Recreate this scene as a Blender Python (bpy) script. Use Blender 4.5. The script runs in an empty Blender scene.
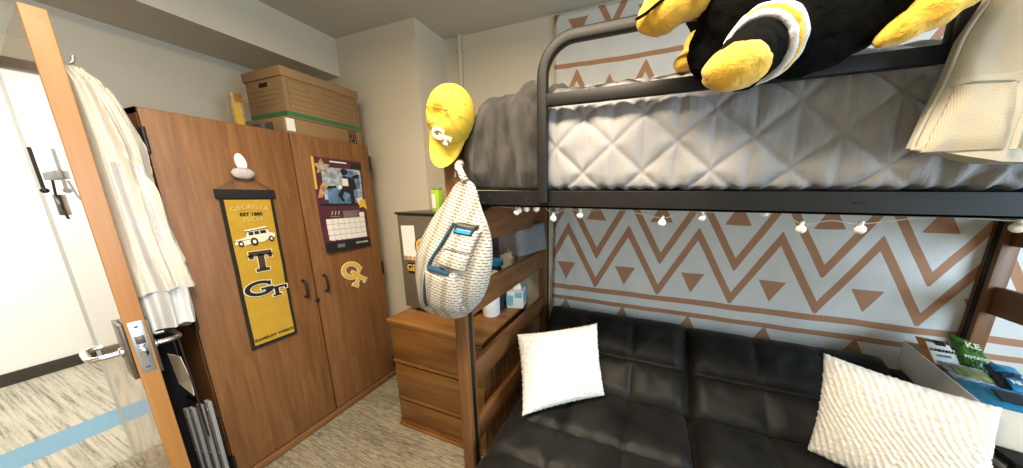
import bpy, bmesh, math, random
from mathutils import Vector, Matrix, noise as mnoise
random.seed(7)
SC = bpy.context.scene
COL = SC.collection
PI = math.pi
V = Vector

# ------------------------------------------------------------------ camera
cam_d = bpy.data.cameras.new('camera')
cam = bpy.data.objects.new('camera', cam_d)
COL.objects.link(cam)
F_PX, PX, PY = 269.95, 550.0, 247.9
yaw, pitch, roll = 0.34863, -0.19952, 0.00564
cy, sy, cp, sp, cr, sr = math.cos(yaw), math.sin(yaw), math.cos(pitch), math.sin(pitch), math.cos(roll), math.sin(roll)
fwd = V((-sy*cp, cy*cp, sp)); rt = V((cy, sy, 0)); up = rt.cross(fwd)
rgt = cr*rt + sr*up; upp = -sr*rt + cr*up
M = Matrix((rgt, upp, -fwd)).transposed().to_4x4()
M.translation = V((0, 0, 1.5))
cam.matrix_world = M
cam_d.sensor_fit = 'HORIZONTAL'; cam_d.sensor_width = 36
cam_d.lens = F_PX/1023*36
cam_d.shift_x = (511.5-PX)/1023
cam_d.shift_y = (PY-234)/1023
cam_d.clip_start = 0.02
SC.camera = cam

# ------------------------------------------------------------------ world, exposure, lights
SC.view_settings.view_transform = 'Standard'
SC.view_settings.look = 'None'
SC.view_settings.gamma = 1.0
SC.view_settings.use_curve_mapping = False
SC.view_settings.exposure = -0.08
wd = bpy.data.worlds.new('world'); SC.world = wd; wd.use_nodes = True
bg = wd.node_tree.nodes['Background']
bg.inputs[0].default_value = (0.62, 0.78, 1.0, 1); bg.inputs[1].default_value = 1.0

def area(name, loc, rot, sx, sy_, power, color, spread=PI):
    l = bpy.data.lights.new(name, 'AREA'); l.shape = 'RECTANGLE'; l.size = sx; l.size_y = sy_
    l.energy = power; l.color = color; l.spread = spread
    o = bpy.data.objects.new(name, l); COL.objects.link(o); o.location = loc; o.rotation_euler = rot
    return o
WARM = (1.0, 0.825, 0.61); COOL = (0.64, 0.84, 1.0); NEUT = (1.0, 0.975, 0.94)
# daylight coming in through the window of the right wall
area('window_daylight', (2.52, .15, 1.45), (PI/2, 0, PI/2), 1.7, 1.3, 100, COOL)
# ceiling luminaire of the room
area('ceiling_luminaire', (-0.35, 0.10, 2.50), (0, 0, 0), 1.1, 0.30, 88, WARM)
# hallway luminaire
area('hall_luminaire', (-3.75, -0.1, 2.52), (0, 0, 0), 0.5, 2.6, 90, NEUT)

# ------------------------------------------------------------------ materials
MATS = {}
def _new(name):
    m = bpy.data.materials.new(name); m.use_nodes = True
    nt = m.node_tree; b = nt.nodes['Principled BSDF']
    MATS[name] = m
    return m, nt, b
def _coords(nt, scale=(1, 1, 1)):
    tc = nt.nodes.new('ShaderNodeTexCoord'); mp = nt.nodes.new('ShaderNodeMapping')
    mp.inputs['Scale'].default_value = scale
    nt.links.new(tc.outputs['Object'], mp.inputs['Vector'])
    return mp.outputs['Vector']
def _noise(nt, vec, scale, detail=3, rough=.5):
    n = nt.nodes.new('ShaderNodeTexNoise'); n.inputs['Scale'].default_value = scale
    n.inputs['Detail'].default_value = detail; n.inputs['Roughness'].default_value = rough
    nt.links.new(vec, n.inputs['Vector']); return n.outputs['Fac']
def _ramp(nt, fac, stops):
    r = nt.nodes.new('ShaderNodeValToRGB'); e = r.color_ramp.elements
    while len(e) < len(stops): e.new(.5)
    for i, (p, c) in enumerate(stops): e[i].position = p; e[i].color = (*c, 1)
    nt.links.new(fac, r.inputs['Fac']); return r.outputs['Color']
def _bump(nt, b, fac, strength, dist):
    bp = nt.nodes.new('ShaderNodeBump'); bp.inputs['Strength'].default_value = strength
    bp.inputs['Distance'].default_value = dist
    nt.links.new(fac, bp.inputs['Height']); nt.links.new(bp.outputs['Normal'], b.inputs['Normal'])
def mth(nt, op, a, b_=None, c=None):
    n = nt.nodes.new('ShaderNodeMath'); n.operation = op
    for i, v in enumerate((a, b_, c)):
        if v is None: continue
        if isinstance(v, (int, float)): n.inputs[i].default_value = v
        else: nt.links.new(v, n.inputs[i])
    return n.outputs[0]
def plain(name, c, rough=.6, var=.12, vs=25, bump=0, bs=150, metallic=0, sheen=0, spec=.5, scale=(1, 1, 1), coat=0):
    m, nt, b = _new(name)
    b.inputs['Roughness'].default_value = rough; b.inputs['Metallic'].default_value = metallic
    b.inputs['Specular IOR Level'].default_value = spec
    b.inputs['Coat Weight'].default_value = coat; b.inputs['Coat Roughness'].default_value = .06
    if sheen: b.inputs['Sheen Weight'].default_value = sheen; b.inputs['Sheen Roughness'].default_value = .45
    vec = _coords(nt, scale)
    f = _noise(nt, vec, vs)
    d = tuple(max(0, x*(1-var)) for x in c); l = tuple(min(1, x*(1+var)) for x in c)
    nt.links.new(_ramp(nt, f, [(.3, d), (.7, l)]), b.inputs['Base Color'])
    if bump: _bump(nt, b, _noise(nt, vec, bs, 4, .65), bump, .004)
    return m
def wood(name, dark, light, axis=2, rough=.42, sc=1.0, coat=0.0, spec=.4):
    m, nt, b = _new(name)
    s = [26*sc, 26*sc, 26*sc]; s[axis] = 1.6*sc
    vec = _coords(nt, tuple(s))
    f = _noise(nt, vec, 1.0, 5, .6)
    s2 = [4.5*sc]*3; s2[axis] = .55*sc
    v2 = _coords(nt, tuple(s2))
    g = _noise(nt, v2, 1.0, 2, .5)
    rings = mth(nt, 'FRACT', mth(nt, 'MULTIPLY', g, 9.0))
    rings = mth(nt, 'MULTIPLY', rings, rings)
    mix = mth(nt, 'ADD', mth(nt, 'MULTIPLY', f, .80), mth(nt, 'MULTIPLY', rings, .13))
    s3 = [160*sc]*3; s3[axis] = 5*sc
    p = _noise(nt, _coords(nt, tuple(s3)), 1.0, 2, .5)
    mix = mth(nt, 'ADD', mix, mth(nt, 'MULTIPLY', mth(nt, 'SUBTRACT', p, .5), .35))
    nt.links.new(_ramp(nt, mix, [(.22, dark), (.70, light)]), b.inputs['Base Color'])
    b.inputs['Roughness'].default_value = rough; b.inputs['Specular IOR Level'].default_value = spec
    b.inputs['Coat Weight'].default_value = coat; b.inputs['Coat Roughness'].default_value = .04
    _bump(nt, b, mix, .02 if coat else .12, .002)
    return m

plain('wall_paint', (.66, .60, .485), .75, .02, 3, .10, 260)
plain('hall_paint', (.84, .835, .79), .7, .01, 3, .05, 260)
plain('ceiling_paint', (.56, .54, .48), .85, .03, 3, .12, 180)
plain('dark_base', (.035, .03, .022), .5)
plain('dark_seal', (.06, .045, .03), .5)
plain('jamb_paint', (.54, .52, .46), .45, .02)
plain('conduit_paint', (.60, .55, .47), .5, .02)
wood('door_wood', (.33, .150, .042), (.45, .225, .072), 2, .35, .6)
wood('door_face', (.36, .22, .11), (.48, .31, .17), 2, .22, .6, coat=.75)
wood('ward_wood', (.150, .063, .020), (.275, .126, .043), 2, .5, 1.3)
wood('ward_wood_h', (.150, .063, .020), (.275, .126, .043), 1, .5, 1.3)
wood('desk_wood', (.125, .050, .011), (.27, .122, .030), 0, .36, .8)
wood('desk_top', (.17, .068, .015), (.38, .175, .05), 0, .33, .8)
wood('bed_wood', (.11, .046, .015), (.27, .118, .040), 2, .45, 1.0)
wood('bed_wood_y', (.095, .038, .012), (.24, .102, .034), 1, .45, 1.0)
plain('black_metal', (.007, .0065, .006), .48, .2, 40, .10, 500, 0, 0, .28)
plain('chrome', (.75, .74, .72), .16, .02, metallic=1)
plain('steel', (.55, .60, .66), .35, .05, metallic=.9)
plain('bronze_plate', (.16, .13, .10), .4, .1, metallic=.7)
plain('hardware', (.012, .011, .010), .45)
plain('hole', (.002, .002, .002), .9)
plain('white_plastic', (.82, .82, .80), .35, .02)
plain('grey_plastic', (.24, .25, .26), .4, .06)
plain('black_cloth', (.006, .006, .006), .95, .2, 40, .4, 300)
plain('futon_velvet', (.009, .0083, .0068), .55, .55, 7, .25, 120, 0, .035, .28)
plain('robe_cloth', (.80, .745, .64), .95, .05, 14, .8, 420, 0, .3)
plain('pillow_fur', (.83, .815, .77), .95, .03, 14, .5, 380, 0, .3)
plain('lining_cloth', (.70, .71, .72), .95, .04, 14, .5, 420, 0, .2)
plain('throw_fleece', (.028, .025, .021), .9, .75, 1, .9, 14, 0, .16, scale=(30, 30, 9))
plain('black_fur', (.0045, .0045, .004), .95, .3, 30, .9, 260, 0, 0, .04)
plain('yellow_fur', (.70, .40, .035), .9, .22, 30, .9, 170, 0, .25)
plain('white_fur', (.60, .60, .62), .9, .08, 30, .8, 240, 0, .2)
plain('hat_cloth', (.66, .445, .04), .8, .05, 14, .3, 600)
plain('white_thread', (.85, .83, .78), .8, .02)
plain('gold_felt', (.47, .285, .022), .9, .08, 18, .3, 500)
plain('black_felt', (.010, .009, .008), .9, .2, 60)
plain('navy_felt', (.05, .03, .012), .9, .2, 60)
plain('ivory_print', (.78, .72, .56), .8, .05)
plain('pale_gold_print', (.64, .47, .16), .8, .05)
plain('yellow_pouch', (.55, .42, .20), .6, .3, 40)
plain('gold_print', (.74, .46, .05), .6, .05)
plain('maroon_print', (.085, .022, .04), .45, .12, 12)
plain('blue_print', (.10, .20, .38), .45, .55, 26)
plain('pale_print', (.34, .40, .48), .45, .5, 34)
plain('tan_print', (.50, .29, .13), .5, .4, 40)
plain('black_print', (.012, .011, .012), .5, .1)
plain('white_print', (.83, .81, .76), .55, .02)
plain('grey_print', (.40, .38, .36), .55, .1)
plain('cardboard', (.27, .165, .075), .85, .07, 9, .1, 300)
plain('cardboard_lid', (.29, .178, .08), .85, .06, 9, .1, 300)
plain('box_ink', (.13, .085, .04), .85, .1)
plain('green_ink', (.035, .15, .055), .8, .1)
plain('fridge_body', (.125, .105, .085), .5, .05, 30, .1, 600)
plain('fridge_black', (.012, .012, .012), .3)
plain('canvas', (.44, .41, .34), .85, .04, 10, .3, 700)
plain('canvas_edge', (.49, .46, .39), .8, .03)
plain('bulb_white', (.90, .87, .80), .4, .02)
plain('wire_white', (.55, .52, .46), .4)
plain('paper_white', (.86, .85, .82), .85, .02)
plain('tissue_blue', (.22, .50, .62), .5, .2, 20)
plain('bottle_blue', (.015, .055, .11), .45, .1)
plain('bin_grey', (.17, .18, .195), .9, .12, 40, .4, 500)
plain('bin_cream', (.55, .50, .42), .8, .05)
plain('lime_print', (.40, .62, .06), .45, .1)
plain('amber_foil', (.46, .18, .025), .35, .25, 22)
plain('green_foil', (.05, .17, .025), .35, .3, 26)
plain('blue_foil', (.02, .22, .42), .35, .25, 26)
plain('navy_foil', (.015, .03, .05), .35, .25, 26)
plain('leaf_print', (.22, .25, .09), .5, .5, 40)
plain('brown_food', (.16, .075, .03), .7, .5, 60, .4, 120)
plain('lilac_puff', (.50, .46, .46), .8, .12, 60, .5, 200)
plain('purple_dark', (.05, .02, .03), .6)
m, nt, b = _new('glass_clear'); b.inputs['Roughness'].default_value = .02
b.inputs['Transmission Weight'].default_value = 1; b.inputs['IOR'].default_value = 1.02
m, nt, b = _new('lamp_diffuser'); b.inputs['Base Color'].default_value = (.9, .88, .8, 1)
b.inputs['Emission Color'].default_value = (1, .86, .66, 1); b.inputs['Emission Strength'].default_value = 4

def carpet(name, hall=False):
    m, nt, b = _new(name)
    ax = (16.0, 190.0, 1.0)
    v = _coords(nt, ax); f = _noise(nt, v, 1.0, 3, .6)
    if hall:
        g = _noise(nt, _coords(nt, (2.2, 75.0, 1)), 1.0, 2, .5)
        h = _noise(nt, _coords(nt, (.8, 26.0, 1)), 1.0, 1, .5)
        mix = mth(nt, 'ADD', mth(nt, 'MULTIPLY', f, .30), mth(nt, 'ADD', mth(nt, 'MULTIPLY', g, .55), mth(nt, 'MULTIPLY', h, .2)))
        colr = _ramp(nt, mix, [(.38, (.14, .13, .11)), (.47, (.30, .28, .22)), (.56, (.41, .38, .30)), (.68, (.50, .41, .32))])
        tc = nt.nodes.new('ShaderNodeTexCoord'); sx = nt.nodes.new('ShaderNodeSeparateXYZ')
        nt.links.new(tc.outputs['Object'], sx.inputs[0])
        x = sx.outputs[0]
        inb = mth(nt, 'MULTIPLY', mth(nt, 'GREATER_THAN', x, -3.415), mth(nt, 'LESS_THAN', x, -3.155))
        mx = nt.nodes.new('ShaderNodeMix'); mx.data_type = 'RGBA'
        nt.links.new(inb, mx.inputs[0]); nt.links.new(colr, mx.inputs[6]); mx.inputs[7].default_value = (.165, .285, .37, 1)
        colr = mx.outputs[2]
    else:
        # planks of loop pile, each with its own tone
        br = nt.nodes.new('ShaderNodeTexBrick'); br.inputs['Scale'].default_value = 1.0
        br.inputs['Brick Width'].default_value = .46; br.inputs['Row Height'].default_value = .115
        br.inputs['Mortar Size'].default_value = 0.0
        br.inputs['Color1'].default_value = (.0, .0, .0, 1); br.inputs['Color2'].default_value = (1, 1, 1, 1)
        nt.links.new(_coords(nt, (1, 1, 1)), br.inputs['Vector'])
        bw = nt.nodes.new('ShaderNodeRGBToBW'); nt.links.new(br.outputs['Color'], bw.inputs[0])
        g = _noise(nt, _coords(nt, (5.0, 80.0, 1)), 1.0, 2, .5)
        mix = mth(nt, 'ADD', mth(nt, 'MULTIPLY', f, .62), mth(nt, 'ADD', mth(nt, 'MULTIPLY', bw.outputs[0], .07), mth(nt, 'MULTIPLY', g, .32)))
        colr = _ramp(nt, mix, [(.36, (.10, .086, .062)), (.50, (.25, .22, .16)), (.62, (.40, .355, .27))])
    nt.links.new(colr, b.inputs['Base Color']); b.inputs['Roughness'].default_value = .95
    b.inputs['Specular IOR Level'].default_value = .1
    _bump(nt, b, f, .6, .006)
carpet('carpet_room'); carpet('carpet_hall', True)

def quilt_mat():
    m, nt, b = _new('quilt')
    b.inputs['Roughness'].default_value = .8
    b.inputs['Sheen Weight'].default_value = .25
    f = _noise(nt, _coords(nt), 7, 3)
    nt.links.new(_ramp(nt, f, [(.3, (.235, .235, .24)), (.7, (.29, .285, .29))]), b.inputs['Base Color'])
    _bump(nt, b, _noise(nt, _coords(nt, (40, 8, 8)), 1.0, 4, .6), .45, .012)
quilt_mat()

def tapestry_mat():
    m, nt, b = _new('tapestry_print')
    b.inputs['Roughness'].default_value = .9
    tc = nt.nodes.new('ShaderNodeTexCoord'); sx = nt.nodes.new('ShaderNodeSeparateXYZ')
    nt.links.new(tc.outputs['Object'], sx.inputs[0])
    x, z = sx.outputs[0], sx.outputs[2]
    wob = mth(nt, 'MULTIPLY', mth(nt, 'SUBTRACT', _noise(nt, _coords(nt), 5, 1), .5), .016)
    z = mth(nt, 'ADD', z, wob)
    PER = .411
    def tri(x0):      # 0 at x0+k*PER rising to PER/2
        t = mth(nt, 'SUBTRACT', x, x0 - 20*PER)
        return mth(nt, 'PINGPONG', t, PER/2)
    def band(val, lo, hi): return mth(nt, 'MULTIPLY', mth(nt, 'GREATER_THAN', val, lo), mth(nt, 'LESS_THAN', val, hi))
    masks = []
    def stripe(lo, hi): masks.append(band(z, lo, hi))
    def zig(xpeak, zpeak, slope, w, zlo, zhi):   # line z = zpeak - slope*d
        d = tri(xpeak)
        line = mth(nt, 'SUBTRACT', zpeak, mth(nt, 'MULTIPLY', d, slope))
        dist = mth(nt, 'ABSOLUTE', mth(nt, 'SUBTRACT', z, line))
        masks.append(mth(nt, 'MULTIPLY', mth(nt, 'LESS_THAN', dist, w), band(z, zlo, zhi)))
    def tris(xc, zbase, zapex, hw):
        d = tri(xc)
        lo, hi = min(zbase, zapex), max(zbase, zapex)
        fr = mth(nt, 'DIVIDE', mth(nt, 'SUBTRACT', zapex, z), zapex - zbase)   # 0 at apex, 1 at base
        masks.append(mth(nt, 'MULTIPLY', band(z, lo, hi), mth(nt, 'LESS_THAN', d, mth(nt, 'MULTIPLY', fr, hw))))
    A = -.117; B = A + PER/2
    tris(A - .01, .60, .735, .07)
    stripe(.722, .752); stripe(.806, .842)
    tris(A - .010, 1.012, .885, .066)
    zig(A, 1.262, 1.87, .041, .85, 1.30)
    zig(A, 1.475, 1.87, .041, 1.06, 1.52)
    tris(B - .01, 1.325, 1.455, .066)
    stripe(1.515, 1.55); stripe(1.60, 1.63)
    zig(B, 2.03, 1.87, .041, 1.7, 2.1); tris(A, 1.85, 1.72, .06)
    C = -.080; D = C + PER/2
    zig(C, 2.235, 1.87, .034, 2.0, 2.262)
    tris(D, 2.12, 2.222, .05)
    stripe(2.278, 2.305)
    zig(C, 2.845, 1.87, .037, 2.43, 2.589)
    tris(C, 2.55, 2.443, .064)
    tot = masks[0]
    for q in masks[1:]: tot = mth(nt, 'MAXIMUM', tot, q)
    weave = _noise(nt, _coords(nt), 9, 2)
    base = _ramp(nt, weave, [(.3, (.63, .625, .60)), (.7, (.69, .685, .665))])
    ink = _ramp(nt, weave, [(.3, (.40, .205, .115)), (.7, (.43, .225, .13))])
    mx = nt.nodes.new('ShaderNodeMix'); mx.data_type = 'RGBA'
    nt.links.new(tot, mx.inputs[0]); nt.links.new(base, mx.inputs[6]); nt.links.new(ink, mx.inputs[7])
    nt.links.new(mx.outputs[2], b.inputs['Base Color'])
tapestry_mat()

def rope_mat():
    m, nt, b = _new('rope_weave')
    b.inputs['Roughness'].default_value = .9
    tc = nt.nodes.new('ShaderNodeTexCoord'); mp = nt.nodes.new('ShaderNodeMapping')
    mp.inputs['Rotation'].default_value = (0, math.radians(-16), 0)
    nt.links.new(tc.outputs['Object'], mp.inputs['Vector'])
    sx = nt.nodes.new('ShaderNodeSeparateXYZ'); nt.links.new(mp.outputs['Vector'], sx.inputs[0])
    x, z = sx.outputs[0], sx.outputs[2]
    cz = mth(nt, 'FRACT', mth(nt, 'MULTIPLY', z, 92.0))
    row = mth(nt, 'FLOOR', mth(nt, 'MULTIPLY', z, 92.0))
    off = mth(nt, 'MULTIPLY', mth(nt, 'MODULO', mth(nt, 'ABSOLUTE', row), 2.0), .5)
    cx = mth(nt, 'FRACT', mth(nt, 'ADD', mth(nt, 'MULTIPLY', x, 60.0), off))
    dash = mth(nt, 'MULTIPLY', mth(nt, 'LESS_THAN', cz, .36), mth(nt, 'LESS_THAN', cx, .80))
    broad = mth(nt, 'GREATER_THAN', mth(nt, 'FRACT', mth(nt, 'MULTIPLY', x, 17.0)), .68)
    tone = mth(nt, 'ADD', mth(nt, 'MULTIPLY', dash, .65), mth(nt, 'MULTIPLY', broad, .25))
    nt.links.new(_ramp(nt, tone, [(0, (.53, .495, .43)), (.25, (.38, .335, .275)), (.65, (.17, .15, .14)), (.9, (.11, .095, .09))]), b.inputs['Base Color'])
    _bump(nt, b, cz, .25, .003)
rope_mat()

def mesh_mat():
    m, nt, b = _new('mesh_net')
    b.inputs['Roughness'].default_value = .8
    sx = nt.nodes.new('ShaderNodeSeparateXYZ'); nt.links.new(_coords(nt), sx.inputs[0])
    a = mth(nt, 'FRACT', mth(nt, 'MULTIPLY', sx.outputs[0], 420.0)); c = mth(nt, 'FRACT', mth(nt, 'MULTIPLY', sx.outputs[2], 420.0))
    k = mth(nt, 'MULTIPLY', mth(nt, 'GREATER_THAN', a, .45), mth(nt, 'GREATER_THAN', c, .45))
    nt.links.new(_ramp(nt, k, [(0, (.46, .42, .34)), (1, (.27, .24, .185))]), b.inputs['Base Color'])
mesh_mat()

# ------------------------------------------------------------------ geometry helpers
BASE = {}
def MAT(n): return MATS[n]
def obj(name, bm, mat, parent=None, smooth=True, angle=40):
    """link bm (in world coordinates) as one mesh object; parts share their thing's origin"""
    me = bpy.data.meshes.new(name)
    if parent is not None: org = BASE[parent.name]
    else:
        if len(bm.verts) and mat != 'tapestry_print' and not name.startswith(('wall', 'floor', 'ceiling', 'trim', 'window', 'door', 'baseboard')):
            xs = [v.co for v in bm.verts]
            org = V(((min(c.x for c in xs)+max(c.x for c in xs))/2, (min(c.y for c in xs)+max(c.y for c in xs))/2, min(c.z for c in xs)))
        else: org = V((0, 0, 0))
    bmesh.ops.translate(bm, vec=-org, verts=bm.verts)
    bmesh.ops.recalc_face_normals(bm, faces=bm.faces)
    bm.to_mesh(me); bm.free()
    if smooth:
        for p in me.polygons: p.use_smooth = True
        me.set_sharp_from_angle(angle=math.radians(angle))
    me.materials.append(MATS[mat])
    o = bpy.data.objects.new(name, me); COL.objects.link(o)
    if parent is not None: o.parent = parent
    else: o.location = org
    BASE[o.name] = org
    return o
def obj_each(name, bm, mat, parent, **k):
    """every loose piece of bm becomes a part of its own"""
    bm.verts.ensure_lookup_table(); seen = set(); out = []
    for v in bm.verts:
        if v in seen: continue
        st_ = [v]; comp = []; seen.add(v)
        while st_:
            a = st_.pop(); comp.append(a)
            for e in a.link_edges:
                o_ = e.other_vert(a)
                if o_ not in seen: seen.add(o_); st_.append(o_)
        nb = bmesh.new(); mp = {c: nb.verts.new(c.co) for c in comp}
        for f in {f for c in comp for f in c.link_faces}: nb.faces.new([mp[q] for q in f.verts])
        out.append(nb)
    bm.free()
    return [obj(name, nb, mat, parent, **k) for nb in out]
def thing(name, label, cat, loc=(0, 0, 0), group=None):
    o = bpy.data.objects.new(name, None); COL.objects.link(o); o.location = loc
    o.empty_display_size = .05
    BASE[o.name] = V(loc); o['label'] = label; o['category'] = cat
    if group: o['group'] = group
    return o
def tag(o, label, cat, group=None):
    o['label'] = label; o['category'] = cat
    if group: o['group'] = group
    return o
def struct(name, bm, mat, parent=None, **k):
    o = obj(name, bm, mat, parent, **k)
    if parent is None: o['kind'] = 'structure'
    return o
def merge(bm, other):
    me = bpy.data.meshes.new('t'); other.to_mesh(me); other.free(); bm.from_mesh(me); bpy.data.meshes.remove(me)
def box(bm, x0, x1, y0, y1, z0, z1, bev=0, seg=2, mat4=None):
    t = bmesh.new(); bmesh.ops.create_cube(t, size=1)
    for v in t.verts:
        v.co = V(((x0+x1)/2+v.co.x*(x1-x0), (y0+y1)/2+v.co.y*(y1-y0), (z0+z1)/2+v.co.z*(z1-z0)))
    if bev: bmesh.ops.bevel(t, geom=t.edges[:], offset=bev, segments=seg, profile=.5, affect='EDGES')
    if mat4 is not None: bmesh.ops.transform(t, matrix=mat4, verts=t.verts)
    merge(bm, t); return bm
def nbox(*a, **k): return box(bmesh.new(), *a, **k)
def tube(bm, pts, r, n=10, cap=True, closed=False, sq=None):
    """round tube through pts; r number or list"""
    pts = [V(p) for p in pts]; m_ = len(pts)
    rs = r if isinstance(r, (list, tuple)) else [r]*m_
    rings = []; prev = None
    for i, p in enumerate(pts):
        if closed: d = (pts[(i+1) % m_]-pts[i-1])
        else: d = (pts[min(i+1, m_-1)]-pts[max(i-1, 0)])
        d.normalize()
        if prev is None:
            a = V((0, 0, 1)) if abs(d.z) < .9 else V((1, 0, 0))
            u = d.cross(a).normalized()
        else:
            u = (prev - d*prev.dot(d)).normalized()
        prev = u; w = d.cross(u)
        rings.append([bm.verts.new(p + (u*math.cos(2*PI*k/n)+w*math.sin(2*PI*k/n))*rs[i]) for k in range(n)])
    for i in range(m_ if closed else m_-1):
        a, b_ = rings[i], rings[(i+1) % m_]
        for k in range(n): bm.faces.new((a[k], a[(k+1) % n], b_[(k+1) % n], b_[k]))
    if cap and not closed:
        bm.faces.new(rings[0]); bm.faces.new(rings[-1])
    return bm
def smooth_path(pts, k=8):
    pts = [V(p) for p in pts]; out = []
    for i in range(len(pts)-1):
        p0, p1, p2, p3 = pts[max(i-1, 0)], pts[i], pts[i+1], pts[min(i+2, len(pts)-1)]
        for j in range(k):
            t = j/k
            out.append(.5*((2*p1)+(p2-p0)*t+(2*p0-5*p1+4*p2-p3)*t*t+(3*p1-p0-3*p2+p3)*t**3))
    out.append(pts[-1]); return out
def lathe(bm, prof, c=(0, 0, 0), n=24, mat4=None):
    t = bmesh.new(); rings = []
    for r, z in prof: rings.append([t.verts.new((r*math.cos(2*PI*k/n), r*math.sin(2*PI*k/n), z)) for k in range(n)])
    for a, b_ in zip(rings, rings[1:]):
        for k in range(n): t.faces.new((a[k], a[(k+1) % n], b_[(k+1) % n], b_[k]))
    t.faces.new(rings[0]); t.faces.new(rings[-1])
    if mat4 is not None: bmesh.ops.transform(t, matrix=mat4, verts=t.verts)
    bmesh.ops.translate(t, vec=V(c), verts=t.verts)
    merge(bm, t); return bm
def ball(bm, c, r, mat4=None, seg=20):
    t = bmesh.new(); bmesh.ops.create_uvsphere(t, u_segments=seg, v_segments=seg*2//3, radius=1)
    rr = r if isinstance(r, (tuple, list)) else (r, r, r)
    for v in t.verts: v.co = V((v.co.x*rr[0], v.co.y*rr[1], v.co.z*rr[2]))
    if mat4 is not None: bmesh.ops.transform(t, matrix=mat4, verts=t.verts)
    bmesh.ops.translate(t, vec=V(c), verts=t.verts)
    merge(bm, t); return bm
def prism(bm, poly, f0, f1):
    """poly: 2D points; f0/f1 map (a,b)->Vector for the two caps"""
    A_ = [bm.verts.new(f0(*p)) for p in poly]; B_ = [bm.verts.new(f1(*p)) for p in poly]
    n = len(poly); bm.faces.new(A_); bm.faces.new(B_)
    for k in range(n): bm.faces.new((A_[k], A_[(k+1) % n], B_[(k+1) % n], B_[k]))
    return bm
def grid_closed(bm, top, bot=None):
    """top: 2D list of Vectors, bot same size; joined round the rim"""
    nu, nv = len(top), len(top[0])
    T = [[bm.verts.new(p) for p in row] for row in top]
    if bot is None:
        B_ = None
    else:
        B_ = [[bm.verts.new(p) for p in row] for row in bot]
    for i in range(nu-1):
        for j in range(nv-1):
            bm.faces.new((T[i][j], T[i+1][j], T[i+1][j+1], T[i][j+1]))
            if B_: bm.faces.new((B_[i][j], B_[i][j+1], B_[i+1][j+1], B_[i+1][j]))
    if B_:
        rim = [(i, 0) for i in range(nu)]+[(nu-1, j) for j in range(1, nv)]+[(i, nv-1) for i in range(nu-2, -1, -1)]+[(0, j) for j in range(nv-2, 0, -1)]
        for a, b_ in zip(rim, rim[1:]+rim[:1]):
            bm.faces.new((T[a[0]][a[1]], T[b_[0]][b_[1]], B_[b_[0]][b_[1]], B_[a[0]][a[1]]))
        bmesh.ops.remove_doubles(bm, verts=bm.verts, dist=1e-5)
    return bm
def loft(bm, rings, cap=True):
    R = [[bm.verts.new(p) for p in r] for r in rings]; n = len(R[0])
    for a, b_ in zip(R, R[1:]):
        for k in range(n): bm.faces.new((a[k], a[(k+1) % n], b_[(k+1) % n], b_[k]))
    if cap: bm.faces.new(R[0]); bm.faces.new(R[-1])
    return bm
def N3(x, y, z): return mnoise.noise(V((x, y, z)))
def interp(tab, x):
    if x <= tab[0][0]: return tab[0][1]
    for (a, fa), (b_, fb) in zip(tab, tab[1:]):
        if x <= b_: return fa+(fb-fa)*(x-a)/(b_-a)
    return tab[-1][1]
def text_bm(body, size, mat4, ext=.0006, align='CENTER', bold=0):
    cu = bpy.data.curves.new('txt', 'FONT'); cu.body = body; cu.size = size; cu.extrude = ext; cu.align_x = align; cu.align_y = 'CENTER'
    cu.offset = bold; cu.resolution_u = 3
    o = bpy.data.objects.new('txt', cu); COL.objects.link(o)
    bpy.context.view_layer.update()
    me = bpy.data.meshes.new_from_object(o.evaluated_get(bpy.context.evaluated_depsgraph_get()))
    bpy.data.objects.remove(o); bpy.data.curves.remove(cu)
    t = bmesh.new(); t.from_mesh(me); bpy.data.meshes.remove(me)
    bmesh.ops.transform(t, matrix=mat4, verts=t.verts)
    return t
def frame_mat(o, xd, yd):
    xd = V(xd).normalized(); yd = V(yd); yd = (yd-xd*yd.dot(xd)).normalized(); zd = xd.cross(yd)
    m_ = Matrix((xd, yd, zd)).transposed().to_4x4(); m_.translation = V(o); return m_
def stroke(bm, pts, w, fr, z0, z1, cap=True):
    """flat thick polyline in frame fr between heights z0,z1"""
    P_ = [V((p[0], p[1], 0)) for p in pts]; L, R = [], []
    for i, p in enumerate(P_):
        a = P_[max(i-1, 0)]; b_ = P_[min(i+1, len(P_)-1)]; d = (b_-a).normalized(); n_ = V((-d.y, d.x, 0))
        q = p.copy()
        if cap and i == 0: q -= d*w*.0
        L.append(q+n_*w/2); R.append(q-n_*w/2)
    poly = L+R[::-1]
    A_ = [bm.verts.new(fr @ (p+V((0, 0, z0)))) for p in poly]; B_ = [bm.verts.new(fr @ (p+V((0, 0, z1)))) for p in poly]
    n = len(poly); m_ = len(P_)
    for i in range(m_-1):
        bm.faces.new((A_[i], A_[i+1], A_[n-2-i], A_[n-1-i])); bm.faces.new((B_[i], B_[i+1], B_[n-2-i], B_[n-1-i]))
    for k in range(n): bm.faces.new((A_[k], A_[(k+1) % n], B_[(k+1) % n], B_[k]))
    return bm
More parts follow.
